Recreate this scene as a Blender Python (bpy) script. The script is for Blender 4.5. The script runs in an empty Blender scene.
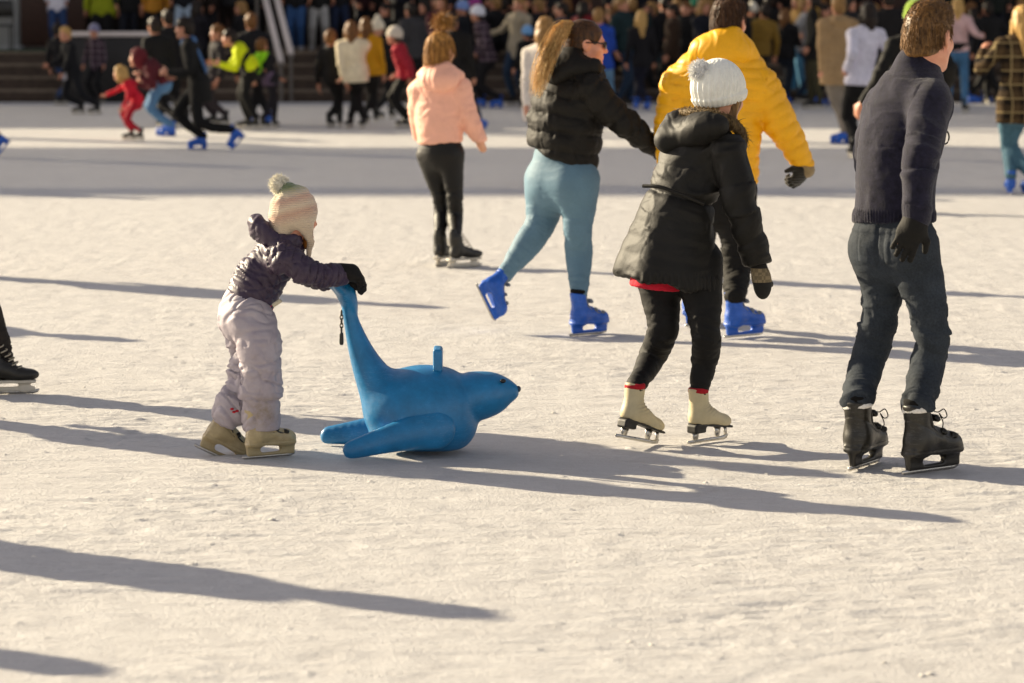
import bpy, math, random
import numpy as np
from mathutils import Matrix

random.seed(7)
rng = np.random.default_rng(11)
scene = bpy.context.scene
COL = scene.collection
R = math.radians

# ------------------------------------------------------------------ camera
F, CX, CY, CAMH = 3000.0, 512.0, 341.5, 1.75
TILT = math.atan(341.5 / F)
_fw = np.array([0, math.cos(TILT), -math.sin(TILT)])
_up = np.array([0, math.sin(TILT), math.cos(TILT)])

def ray(px, py):
    return _fw * F + np.array([px - CX, 0, 0]) + _up * (CY - py)

def P(px, py, Y):
    """point of the world seen at a pixel, on the vertical plane at distance Y"""
    r = ray(px, py)
    return np.array([0, 0, CAMH]) + r * (Y / r[1])

def G(px, py):
    r = ray(px, py)
    return np.array([0, 0, CAMH]) + r * (CAMH / -r[2])

def unit(v):
    v = np.asarray(v, float)
    return v / max(np.linalg.norm(v), 1e-9)

def heading(a, pitch=0):
    a, p = R(a), R(pitch)
    f = np.array([math.cos(a) * math.cos(p), math.sin(a) * math.cos(p), -math.sin(p)])
    s = np.array([-math.sin(a), math.cos(a), 0.0])
    return f, s, np.cross(f, s)

# ------------------------------------------------------------------ noise
def _hash(i, j, k, seed):
    with np.errstate(over='ignore'):
        h = (i.astype(np.uint32) * np.uint32(374761393) + j.astype(np.uint32) * np.uint32(668265263)
             + k.astype(np.uint32) * np.uint32(2246822519) + np.uint32(seed * 3266489917 & 0xffffffff))
        h = (h ^ (h >> np.uint32(13))) * np.uint32(1274126177)
        h = h ^ (h >> np.uint32(16))
    return h.astype(np.float64) / 4294967295.0 * 2 - 1

def noise(Pn, seed=0):
    i = np.floor(Pn).astype(np.int64)
    f = Pn - i
    f = f * f * (3 - 2 * f)
    o = 0
    for a in (0, 1):
        wa = f[:, 0] if a else 1 - f[:, 0]
        for b in (0, 1):
            wb = f[:, 1] if b else 1 - f[:, 1]
            for c in (0, 1):
                wc = f[:, 2] if c else 1 - f[:, 2]
                o = o + wa * wb * wc * _hash(i[:, 0] + a, i[:, 1] + b, i[:, 2] + c, seed)
    return o

# ------------------------------------------------------------------ implicit surfaces -> meshes
def smin(a, b, k):
    if k <= 0: return np.minimum(a, b)
    h = np.maximum(k - np.abs(a - b), 0) / k
    return np.minimum(a, b) - h * h * k * .25

SUBDIV = [4]
class SDF:
    def __init__(s): s.p = []
    def cap(s, a, b, ra, rb=None, u=None, sc=1.0, k=.02, op='+'):
        """tapered round limb from a to b; across the direction u its section is scaled by sc"""
        a = np.asarray(a, float); b = np.asarray(b, float)
        if rb is None: rb = ra
        if u is not None: u = unit(u)
        def fn(Q):
            ba = b - a; L = max(ba @ ba, 1e-9)
            q = Q - a
            t = np.clip(q @ ba / L, 0, 1)
            q = q - t[:, None] * ba
            if u is not None:
                q = q + (q @ u)[:, None] * (u * (1 / sc - 1))
            return (np.sqrt((q * q).sum(1)) - (ra + (rb - ra) * t)) * min(1, sc)
        m = max(ra, rb) * max(1, sc)
        s.p.append((fn, np.minimum(a, b) - m, np.maximum(a, b) + m, k, op)); return s
    def chain(s, pts, u=None, sc=1.0, k=.02):
        """one smooth tapering limb through several (point, radius) pairs"""
        q = spline([np.append(np.asarray(p, float), r) for p, r in pts], 1 + SUBDIV[0] * (len(pts) - 1))
        t = SDF()
        for m, n in zip(q[:-1], q[1:]): t.cap(m[:3], n[:3], m[3], n[3], u, sc)
        s.p.append((t.p, np.min([v[1] for v in t.p], 0), np.max([v[2] for v in t.p], 0), k, '+')); return s
    def ell(s, c, ax, rad, k=.02, op='+'):
        c = np.asarray(c, float); A = np.array([unit(v) for v in ax]); rad = np.asarray(rad, float)
        def fn(Q):
            q = (Q - c) @ A.T
            k0 = np.sqrt(((q / rad) ** 2).sum(1)); k1 = np.sqrt(((q / rad ** 2) ** 2).sum(1))
            return k0 * (k0 - 1) / np.maximum(k1, 1e-6)
        m = np.abs(A.T * rad).sum(1)
        s.p.append((fn, c - m, c + m, k, op)); return s
    def box(s, c, ax, half, r=.005, k=.0, op='+'):
        c = np.asarray(c, float); A = np.array([unit(v) for v in ax]); half = np.asarray(half, float)
        def fn(Q):
            q = np.abs((Q - c) @ A.T) - (half - r)
            return np.sqrt((np.maximum(q, 0) ** 2).sum(1)) + np.minimum(q.max(1), 0) - r
        m = np.abs(A.T * half).sum(1)
        s.p.append((fn, c - m, c + m, k, op)); return s
    def cut(s, pt, n, k=.01, rad=None):
        """remove everything on the side of pt that n points to (only within rad of pt when given)"""
        pt = np.asarray(pt, float); n = unit(n)
        fn = lambda Q: -((Q - pt) @ n)
        if rad is None: s.p.append((fn, None, None, k, '-'))
        else: s.p.append((lambda Q: np.maximum(fn(Q), np.linalg.norm(Q - pt, axis=1) - rad), pt - rad, pt + rad, k, '-'))
        return s
    def mesh(s, res, relax=1):
        add = [q for q in s.p if q[4] == '+']
        lo = np.min([q[1] for q in add], 0) - 3 * res
        hi = np.max([q[2] for q in add], 0) + 3 * res
        n = np.ceil((hi - lo) / res).astype(int) + 1
        Fd = np.full(n, 1.0)
        axs = [lo[i] + res * np.arange(n[i]) for i in range(3)]
        for fn, a, b, k, op in s.p:
            def span(a, b, k):
                mg = k + 2.5 * res
                return (np.clip(np.floor((a - mg - lo) / res).astype(int), 0, n - 1), np.clip(np.ceil((b + mg - lo) / res).astype(int) + 1, 1, n))
            def grid(i0, i1):
                g = np.meshgrid(*[axs[i][i0[i]:i1[i]] for i in range(3)], indexing='ij')
                return np.stack([v.ravel() for v in g], 1), g[0].shape
            i0, i1 = (np.zeros(3, int), n) if a is None else span(a, b, k)
            if (i1 <= i0).any(): continue
            sl = tuple(slice(i0[i], i1[i]) for i in range(3))
            if isinstance(fn, list):      # a chain: nearest of its segments, each worked out only round itself
                d = np.full(i1 - i0, 1.0)
                for f2, a2, b2, _, _ in fn:
                    j0, j1 = span(a2, b2, k); Q, shp = grid(j0, j1)
                    s2 = tuple(slice(j0[i] - i0[i], j1[i] - i0[i]) for i in range(3))
                    d[s2] = np.minimum(d[s2], f2(Q).reshape(shp))
            else:
                Q, shp = grid(i0, i1); d = fn(Q).reshape(shp)
            Fd[sl] = smin(Fd[sl], d, k) if op == '+' else -smin(-Fd[sl], d, k)
        return surface_nets(Fd, lo, res, relax)

def surface_nets(Fd, lo, res, relax):
    S = Fd < 0
    c = np.zeros(np.array(Fd.shape) - 1, np.uint8)
    cor = [(a, b, d) for a in (0, 1) for b in (0, 1) for d in (0, 1)]
    n = c.shape
    for a, b, d in cor: c += S[a:n[0] + a, b:n[1] + b, d:n[2] + d]
    act = (c > 0) & (c < 8)
    I = np.argwhere(act)
    val = {q: Fd[I[:, 0] + q[0], I[:, 1] + q[1], I[:, 2] + q[2]] for q in cor}
    acc = np.zeros((len(I), 3)); cnt = np.zeros(len(I))
    for q in cor:
        for ax in range(3):
            if q[ax]: continue
            r = list(q); r[ax] = 1; r = tuple(r)
            v0, v1 = val[q], val[r]
            m = (v0 < 0) != (v1 < 0)
            t = np.where(m, v0 / np.where(m, v0 - v1, 1), 0)
            p = np.tile(np.array(q, float), (len(I), 1)); p[:, ax] = t
            acc += p * m[:, None]; cnt += m
    V = lo + res * (I + acc / cnt[:, None])
    ids = np.full(n, -1, np.int64); ids[act] = np.arange(len(I))
    faces = []
    for ax in range(3):
        b, d = [(1, 2), (2, 0), (0, 1)][ax]
        s0 = [slice(1, m) for m in n]; s0[ax] = slice(0, n[ax])
        s1 = list(s0); s1[ax] = slice(1, n[ax] + 1)
        A, B = S[tuple(s0)], S[tuple(s1)]
        off = np.array([1, 1, 1]); off[ax] = 0
        for flip, M in ((False, A & ~B), (True, ~A & B)):
            E = np.argwhere(M)
            if not len(E): continue
            E = E + off
            def cell(ob, od):
                q = E.copy(); q[:, b] -= ob; q[:, d] -= od
                return ids[q[:, 0], q[:, 1], q[:, 2]]
            f = np.stack([cell(1, 1), cell(0, 1), cell(0, 0), cell(1, 0)], 1)
            faces.append(f[:, ::-1] if flip else f)
    Fc = np.concatenate(faces)
    Fc = Fc[(Fc >= 0).all(1)]
    for _ in range(relax): V = smooth(V, Fc, .5)
    return V, Fc

def smooth(V, Fc, w):
    n = len(V); acc = np.zeros((n, 3)); cnt = np.zeros(n)
    for i in range(4):
        for j in ((i + 1) % 4, (i + 3) % 4):
            cnt += np.bincount(Fc[:, i], minlength=n)
            for a in range(3):
                acc[:, a] += np.bincount(Fc[:, i], weights=V[Fc[:, j], a], minlength=n)
    return V * (1 - w) + w * acc / np.maximum(cnt, 1)[:, None]

def normals(V, Fc):
    fn = np.cross(V[Fc[:, 2]] - V[Fc[:, 0]], V[Fc[:, 3]] - V[Fc[:, 1]])
    N = np.zeros_like(V)
    for i in range(4):
        for a in range(3): N[:, a] += np.bincount(Fc[:, i], weights=fn[:, a], minlength=len(V))
    return N / np.maximum(np.linalg.norm(N, axis=1), 1e-12)[:, None]

def merge(*parts):
    Vs, Fs, o = [], [], 0
    for V, Fc in parts:
        Vs.append(V); Fs.append(Fc + o); o += len(V)
    return np.concatenate(Vs), np.concatenate(Fs)

def to_mesh(name, V, Fc, mat=None, smoothed=True):
    me = bpy.data.meshes.new(name)
    V = np.asarray(V, np.float32); Fc = np.asarray(Fc, np.int32)
    k = Fc.shape[1]
    me.vertices.add(len(V)); me.vertices.foreach_set('co', V.ravel())
    me.loops.add(Fc.size); me.loops.foreach_set('vertex_index', Fc.ravel())
    me.polygons.add(len(Fc)); me.polygons.foreach_set('loop_start', np.arange(0, Fc.size, k, dtype=np.int32))
    if smoothed: me.polygons.foreach_set('use_smooth', np.ones(len(Fc), bool))
    me.update(calc_edges=True); me.validate()
    if mat: me.materials.append(mat)
    return me

def obj(name, V, Fc, mat, parent=None, smoothed=True):
    if parent is not None:
        base = np.array(parent.matrix_basis.translation)
        if parent.parent is not None: base = base + np.array(parent.parent.matrix_basis.translation)
        V = V - base
    o = bpy.data.objects.new(name, to_mesh(name, V, Fc, mat, smoothed))
    COL.objects.link(o)
    if parent is not None: o.parent = parent
    return o

def thing(name, label, cat, loc, group=None):
    o = bpy.data.objects.new(name, None); COL.objects.link(o)
    o.location = [float(x) for x in loc]; o.empty_display_size = .1
    o['label'] = label; o['category'] = cat
    if group: o['group'] = group
    return o

def struct(o):
    o['kind'] = 'structure'; return o

# ------------------------------------------------------------------ plain hard shapes
def box_vf(lo, hi):
    x0, y0, z0 = lo; x1, y1, z1 = hi
    V = np.array([[x0, y0, z0], [x1, y0, z0], [x1, y1, z0], [x0, y1, z0], [x0, y0, z1], [x1, y0, z1], [x1, y1, z1], [x0, y1, z1]], float)
    Fc = np.array([[0, 3, 2, 1], [4, 5, 6, 7], [0, 1, 5, 4], [1, 2, 6, 5], [2, 3, 7, 6], [3, 0, 4, 7]])
    return V, Fc

def bevel_box(lo, hi, r=.01):
    """box with chamfered edges"""
    lo = np.asarray(lo, float); hi = np.asarray(hi, float)
    import bmesh
    bm = bmesh.new(); V, Fc = box_vf(lo, hi)
    vs = [bm.verts.new(v) for v in V]
    for f in Fc: bm.faces.new([vs[i] for i in f])
    bmesh.ops.bevel(bm, geom=bm.edges[:], offset=r, segments=1, affect='EDGES')
    bmesh.ops.triangulate(bm, faces=bm.faces[:])
    bm.verts.index_update()
    V = np.array([v.co[:] for v in bm.verts]); T = np.array([[v.index for v in f.verts] for f in bm.faces])
    bm.free()
    return V, np.concatenate([T, T[:, 2:3]], 1)[:, :3]

def prism(poly, y0, y1):
    """outline in x,z extruded along y, as triangles"""
    import bmesh
    bm = bmesh.new()
    a = [bm.verts.new((x, y0, z)) for x, z in poly]; b = [bm.verts.new((x, y1, z)) for x, z in poly]
    bm.faces.new(a); bm.faces.new(b[::-1]); n = len(poly)
    for i in range(n): bm.faces.new([a[i], b[i], b[(i + 1) % n], a[(i + 1) % n]])
    bmesh.ops.recalc_face_normals(bm, faces=bm.faces[:])
    bmesh.ops.triangulate(bm, faces=bm.faces[:])
    bm.verts.index_update()
    V = np.array([v.co[:] for v in bm.verts]); T = np.array([[v.index for v in f.verts] for f in bm.faces])
    bm.free(); return V, T

def quads_to_tris(Fc):
    return Fc if Fc.shape[1] == 3 else np.concatenate([Fc[:, [0, 1, 2]], Fc[:, [0, 2, 3]]])

def tmerge(*parts):
    return merge(*[(V, quads_to_tris(Fc)) for V, Fc in parts])

def tubes(paths, w, sides=4, tip=.1):
    """many thin tapering tubes; paths N x K x 3, w N radii"""
    paths = np.asarray(paths, float); N, K, _ = paths.shape
    w = np.broadcast_to(np.asarray(w, float), (N,))
    T = np.gradient(paths, axis=1); T /= np.maximum(np.linalg.norm(T, axis=2, keepdims=True), 1e-9)
    ref = np.where(np.abs(T[..., 2:3]) > .8, np.array([1., 0, 0]), np.array([0, 0, 1.]))
    A = np.cross(T, ref); A /= np.maximum(np.linalg.norm(A, axis=2, keepdims=True), 1e-9)
    B = np.cross(T, A)
    tap = np.linspace(1, tip, K)[None, :, None] if np.isscalar(tip) else np.asarray(tip)[None, :, None]
    rings = []
    for i in range(sides):
        a = 2 * math.pi * i / sides
        rings.append(paths + (A * math.cos(a) + B * math.sin(a)) * w[:, None, None] * tap)
    V = np.stack(rings, 2).reshape(-1, 3)
    base = (np.arange(N) * K * sides)[:, None, None] + (np.arange(K - 1) * sides)[None, :, None]
    i = np.arange(sides)[None, None, :]; j = (i + 1) % sides
    Fc = np.stack([base + i, base + sides + i, base + sides + j, base + j], -1).reshape(-1, 4)
    return V, Fc

def tube(pts, r, sides=6, tip=1.0):
    return tubes(np.asarray(pts, float)[None], [r], sides, tip)

def spline(pts, n):
    """smooth curve through points"""
    pts = np.asarray(pts, float); m = len(pts)
    e = np.concatenate([[2 * pts[0] - pts[1]], pts, [2 * pts[-1] - pts[-2]]])
    out = []
    for t in np.linspace(0, m - 1 - 1e-6, n):
        i = int(t); f = t - i
        p0, p1, p2, p3 = e[i:i + 4]
        out.append(.5 * (2 * p1 + (p2 - p0) * f + (2 * p0 - 5 * p1 + 4 * p2 - p3) * f * f + (3 * p1 - p0 - 3 * p2 + p3) * f ** 3))
    return np.array(out)

# ------------------------------------------------------------------ materials
def srgb(h):
    h = h.lstrip('#'); c = [int(h[i:i + 2], 16) / 255 for i in (0, 2, 4)]
    return tuple(x / 12.92 if x <= .04045 else ((x + .055) / 1.055) ** 2.4 for x in c)

MATS = {}
def dye(h):
    """cloth reflectance: dyes are darker than they look in a picture, black ones most of all"""
    c = np.array(srgb(h)); m = c.max()
    return np.minimum(c * (.45 if m < .03 else .45 + .37 * min(1, (m - .03) / .15) + .25 * min(1, max(0, m - .45) / .2)), .86)
class NT:
    def __init__(s, name):
        s.m = bpy.data.materials.new(name); s.m.use_nodes = True
        s.t = s.m.node_tree; s.b = s.t.nodes['Principled BSDF']
    def n(s, kind, **kw):
        x = s.t.nodes.new('ShaderNode' + kind)
        for k, v in kw.items():
            if k in x.inputs: x.inputs[k].default_value = v
            else: setattr(x, k, v)
        return x
    def l(s, a, b): s.t.links.new(a, b)
    def coords(s, scale=(1, 1, 1), kind='Object'):
        tc = s.n('TexCoord'); mp = s.n('Mapping'); mp.inputs['Scale'].default_value = scale
        s.l(tc.outputs[kind], mp.inputs['Vector']); return mp.outputs[0]
    def noise(s, vec, scale, detail=4, rough=.6):
        x = s.n('TexNoise'); x.inputs['Scale'].default_value = scale; x.inputs['Detail'].default_value = detail
        x.inputs['Roughness'].default_value = rough; s.l(vec, x.inputs['Vector']); return x.outputs['Fac']
    def ramp(s, fac, stops):
        x = s.n('ValToRGB'); cr = x.color_ramp
        while len(cr.elements) < len(stops): cr.elements.new(.5)
        for e, (p, c) in zip(cr.elements, stops): e.position = p; e.color = (*c, 1) if len(c) == 3 else c
        s.l(fac, x.inputs[0]); return x.outputs[0]
    def math(s, op, a, b=None):
        x = s.n('Math', operation=op)
        for i, v in enumerate((a, b)):
            if v is None: continue
            if isinstance(v, (int, float)): x.inputs[i].default_value = v
            else: s.l(v, x.inputs[i])
        return x.outputs[0]
    def bump(s, h, strength, dist=.01, prev=None):
        x = s.n('Bump'); x.inputs['Strength'].default_value = strength; x.inputs['Distance'].default_value = dist
        s.l(h, x.inputs['Height'])
        if prev is not None: s.l(prev, x.inputs['Normal'])
        return x.outputs[0]

def cloth(name, hexc, rough=.85, scale=220, bump=.25, var=.25, sheen=.0, spec=.3, big=9, dist=.004):
    """woven or shell fabric: a little colour variation at two sizes, thread-level bump"""
    key = ('cloth', name, hexc)
    if key in MATS: return MATS[key]
    t = NT(name); c = dye(hexc)
    v = t.coords()
    f = t.math('ADD', t.math('MULTIPLY', t.noise(v, big, 4), .6), t.math('MULTIPLY', t.noise(v, scale * .5, 2), .4))
    colr = t.ramp(f, [(.3, tuple(c * (1 - var))), (.7, tuple(np.minimum(c * (1 + var), .95)))])
    t.l(colr, t.b.inputs['Base Color'])
    t.b.inputs['Roughness'].default_value = rough; t.b.inputs['Specular IOR Level'].default_value = spec
    if sheen:
        t.b.inputs['Sheen Weight'].default_value = sheen; t.b.inputs['Sheen Roughness'].default_value = .4
    n1 = t.bump(t.noise(v, big * 3, 3), bump * .6, .012)
    t.l(t.bump(t.noise(v, scale, 2), bump, dist, n1), t.b.inputs['Normal'])
    MATS[key] = t.m; return t.m

def knit(name, hexc, freq=160, axis='z', strength=.5, var=.2, fuzz=.3):
    key = ('knit', name, hexc)
    if key in MATS: return MATS[key]
    t = NT(name); c = dye(hexc); v = t.coords()
    f = t.noise(v, 40, 5, .7)
    t.l(t.ramp(f, [(.3, tuple(c * (1 - var))), (.7, tuple(np.minimum(c * (1 + var), .95)))]), t.b.inputs['Base Color'])
    w = t.n('TexWave', bands_direction=axis.upper()); w.inputs['Scale'].default_value = freq / 6.28; w.inputs['Distortion'].default_value = 2.5
    w.inputs['Detail'].default_value = 2; w.inputs['Detail Scale'].default_value = 6
    t.l(v, w.inputs['Vector'])
    n1 = t.bump(w.outputs['Fac'], strength, .004)
    t.l(t.bump(t.noise(v, 260, 3), .35, .004, n1), t.b.inputs['Normal'])
    t.b.inputs['Roughness'].default_value = .95; t.b.inputs['Specular IOR Level'].default_value = .15
    t.b.inputs['Sheen Weight'].default_value = fuzz; t.b.inputs['Sheen Roughness'].default_value = .5
    MATS[key] = t.m; return t.m

def plastic(name, hexc, rough=.35, var=.12, bump=.08, coat=0, spec=.5, scuff=0):
    key = ('plastic', name, hexc)
    if key in MATS: return MATS[key]
    t = NT(name); c = np.array(srgb(hexc)); v = t.coords()
    f = t.noise(v, 14, 6, .7)
    colr = t.ramp(f, [(.3, tuple(c * (1 - var))), (.7, tuple(np.minimum(c * (1 + var), .95)))])
    if scuff:      # fine pale scratches and rubbed patches
        v2 = t.coords((4, 4, 40)); v2.node.inputs['Rotation'].default_value = (.5, .3, .4)
        sc = t.math('MULTIPLY', t.ramp(t.noise(v2, 3, 2, .5), [(.485, (0,) * 3), (.5, (1,) * 3), (.515, (0,) * 3)]), t.ramp(t.noise(v, 5, 3), [(.45, (0,) * 3), (.65, (1,) * 3)]))
        wear = t.ramp(t.noise(v, 28, 6, .75), [(.6, (0,) * 3), (.78, (.5,) * 3)])
        mx = t.n('MixRGB'); t.l(t.math('MULTIPLY', t.math('MAXIMUM', sc, wear), scuff), mx.inputs[0]); t.l(colr, mx.inputs[1])
        mx.inputs[2].default_value = (*np.minimum(c * 1.3 + .2, .8), 1); colr = mx.outputs[0]
    t.l(colr, t.b.inputs['Base Color'])
    t.l(t.ramp(t.noise(v, 35, 5, .7), [(.3, (rough * .75,) * 3), (.75, (min(1, rough * 1.4),) * 3)]), t.b.inputs['Roughness'])
    t.l(t.bump(t.noise(v, 60, 4), bump, .004), t.b.inputs['Normal'])
    t.b.inputs['Specular IOR Level'].default_value = spec
    t.b.inputs['Coat Weight'].default_value = coat
    MATS[key] = t.m; return t.m

def metal(name, hexc, rough=.3):
    key = ('metal', name, hexc)
    if key in MATS: return MATS[key]
    t = NT(name); v = t.coords((1, 1, 14))
    t.b.inputs['Base Color'].default_value = (*srgb(hexc), 1); t.b.inputs['Metallic'].default_value = 1
    t.l(t.ramp(t.noise(v, 40, 4), [(.3, (rough * .7,) * 3), (.7, (rough * 1.5,) * 3)]), t.b.inputs['Roughness'])
    MATS[key] = t.m; return t.m

def skin_mat(hexc='#c98d6e'):
    key = ('skin', hexc)
    if key in MATS: return MATS[key]
    t = NT('skin'); c = np.array(srgb(hexc)); v = t.coords()
    f = t.noise(v, 22, 5)
    t.l(t.ramp(f, [(.3, tuple(c * np.array([.95, .82, .8]))), (.7, tuple(np.minimum(c * 1.08, .9)))]), t.b.inputs['Base Color'])
    t.b.inputs['Roughness'].default_value = .5; t.b.inputs['Subsurface Weight'].default_value = .12
    t.b.inputs['Subsurface Radius'].default_value = (.01, .004, .002)
    t.l(t.bump(t.noise(v, 300, 3), .15, .002), t.b.inputs['Normal'])
    MATS[key] = t.m; return t.m

def hair_mat(name, dark, light, rough=.42):
    key = ('hair', name, dark, light)
    if key in MATS: return MATS[key]
    t = NT(name); v = t.coords((26, 26, 3))
    a, b = np.array(srgb(dark)), np.array(srgb(light))
    f = t.noise(v, 3, 5, .75)
    t.l(t.ramp(f, [(.35, tuple(a)), (.68, tuple(b))]), t.b.inputs['Base Color'])
    t.b.inputs['Roughness'].default_value = rough; t.b.inputs['Specular IOR Level'].default_value = .25
    t.l(t.bump(f, .12, .004), t.b.inputs['Normal'])
    MATS[key] = t.m; return t.m

def plaid(name, base, dark, line, freq=14.0, direction=(1, 0, 0)):
    key = ('plaid', name, base)
    if key in MATS: return MATS[key]
    t = NT(name); v = t.coords()
    sx = t.n('SeparateXYZ'); t.l(v, sx.inputs[0])
    def band(a, f, th):
        return t.math('GREATER_THAN', t.math('FRACT', t.math('MULTIPLY', a, f)), th)
    h = t.math('ADD', sx.outputs[0], t.math('MULTIPLY', sx.outputs[1], .55))
    z = sx.outputs[2]
    d = t.math('MULTIPLY', t.math('ADD', band(h, freq, .5), band(z, freq, .5)), .5)
    c1 = t.ramp(d, [(.0, srgb(base)), (.5, tuple((np.array(srgb(base)) + np.array(srgb(dark))) / 2)), (1., srgb(dark))])
    ln = t.math('MAXIMUM', band(h, freq, .9), band(z, freq, .9))
    mx = t.n('MixRGB'); t.l(t.math('MULTIPLY', ln, .8), mx.inputs[0]); t.l(c1, mx.inputs[1]); mx.inputs[2].default_value = (*srgb(line), 1)
    t.l(mx.outputs[0], t.b.inputs['Base Color'])
    t.b.inputs['Roughness'].default_value = .95; t.b.inputs['Specular IOR Level'].default_value = .15
    t.l(t.bump(t.noise(v, 150, 3), .4, .005), t.b.inputs['Normal'])
    MATS[key] = t.m; return t.m
# ------------------------------------------------------------------ common stuff
M_STEEL = metal('blade_steel', '#b9b6b0', .28)
M_BLACK = plastic('black_plastic', '#17150f', .4)
M_LACE = cloth('lace_cord', '#12110f', .9, 400)
M_WHITE = cloth('white_cotton', '#d8d4cc', .9, 300)
XA = np.eye(3)

def rental_boot(length=1.0):
    S = SDF()
    S.chain([((-.035, 0, .11), .05), ((-.038, 0, .15), .049), ((-.044, 0, .2), .051), ((-.05, 0, .25), .054)], (0, 1, 0), .94, k=.02)
    S.chain([((-.035, 0, .125), .05), ((.02, 0, .125), .048), ((.07, 0, .11), .042), ((.115, 0, .1), .039)], k=.03)
    S.ell((.11, 0, .1), XA, (.066, .044, .037), k=.02)
    S.ell((-.05, 0, .105), XA, (.045, .043, .045), k=.02)
    S.box((.035, 0, .076), XA, (.132, .037, .012), .01, k=.02)
    S.box((.035, 0, .044), [(1, 0, .0), (0, 1, 0), (0, 0, 1)], (.135, .013, .032), .01, k=.02)
    S.cut((-.1, 0, .04), (-1, 0, -.25), k=.01)
    S.chain([((-.03, 0, .043), .012), ((.0, 0, .046), .019), ((.045, 0, .045), .018), ((.09, 0, .04), .009)], k=.004) if False else None
    S.cap((-.005, 0, .047), (.075, 0, .043), .0195, .0135, u=(0, 1, 0), sc=8, k=.006, op='-')
    S.cap((-.03, .0, .235), (.06, 0, .262), .034, .02, k=.02, op='-')
    S.cut((-.05, 0, .245), (.15, 0, 1), k=.008)
    V, Fc = S.mesh(.0045)
    N = normals(V, Fc)      # seams of the moulded cuff and of the sole edge
    g = np.exp(-((V[:, 2] - .175 + .5 * (V[:, 0] + .05)) / .0035) ** 2) * (V[:, 2] > .13) + np.exp(-((V[:, 2] - .083) / .003) ** 2)
    return V - N * (.0028 * g)[:, None], Fc

def figure_boot():
    S = SDF()
    S.cap((-.035, 0, .13), (-.046, 0, .26), .044, .05, u=(0, 1, 0), sc=.9, k=.03)
    S.chain([((-.03, 0, .125), .046), ((.03, 0, .115), .045), ((.08, 0, .095), .038), ((.11, 0, .085), .034)], (0, 1, 0), .9, k=.04)
    S.ell((.115, 0, .085), XA, (.055, .036, .029), k=.025)
    S.ell((-.05, 0, .11), XA, (.04, .036, .04), k=.02)
    S.cut((0, 0, .082), (-.13, 0, -1), k=.004)
    S.cut((-.045, 0, .245), (.2, 0, 1), k=.006)
    V, Fc = S.mesh(.005)
    N = normals(V, Fc)
    rid = np.exp(-((V[:, 2] - .16) / .03) ** 2) * np.exp(-(V[:, 0] / .05) ** 2)
    V = V + N * (.004 * rid * np.sin((V[:, 2] - .3 * V[:, 0]) * 380))[:, None]
    return V, Fc

def blade_outline(x0, x1, h=.016, up=.02):
    return [(x0, .004), (x0 + .01, 0), (x1 - .03, 0), (x1 - .008, up * .4), (x1, up), (x1 - .005, up + .005), (x1 - .03, h), (x0, h)]

def hockey_boot():
    S = SDF()
    S.cap((-.035, 0, .12), (-.045, 0, .22), .046, .05, k=.025)
    S.cap((-.03, 0, .135), (.09, 0, .1), .046, .037, k=.03)
    S.ell((.125, 0, .095), XA, (.07, .042, .032), k=.02)
    S.ell((-.055, 0, .105), XA, (.042, .04, .045), k=.02)
    S.cap((-.06, 0, .2), (-.075, 0, .262), .032, .026, k=.02)
    S.cut((0, 0, .068), (0, 0, -1), k=.004)
    S.cap((-.01, 0, .245), (.06, 0, .27), .03, .03, k=.02, op='-')
    return S.mesh(.005)

def hockey_holder():
    S = SDF()
    S.box((.03, 0, .062), XA, (.15, .028, .008), .006)
    S.box((.03, 0, .024), XA, (.145, .007, .012), .005, k=.01)
    S.cap((-.075, 0, .06), (-.08, 0, .025), .03, .02, u=(0, 1, 0), sc=.5, k=.015)
    S.cap((.12, 0, .06), (.125, 0, .025), .03, .02, u=(0, 1, 0), sc=.5, k=.015)
    return S.mesh(.005)

def buckle_mesh(c, tilt, w):
    f, s, u = heading(0, tilt)
    S = SDF()
    S.box(c, [f, s, u], (.007, w, .011), .004)
    S.box(np.array(c) + f * .008 + np.array([0, -w * .7, 0]), [f, s, u], (.008, .022, .009), .004, k=.004)
    S.box(np.array(c) + np.array([-.03, 0, -.006]), [f, s, u], (.034, w + .001, .006), .003)
    return S.mesh(.004)

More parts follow.
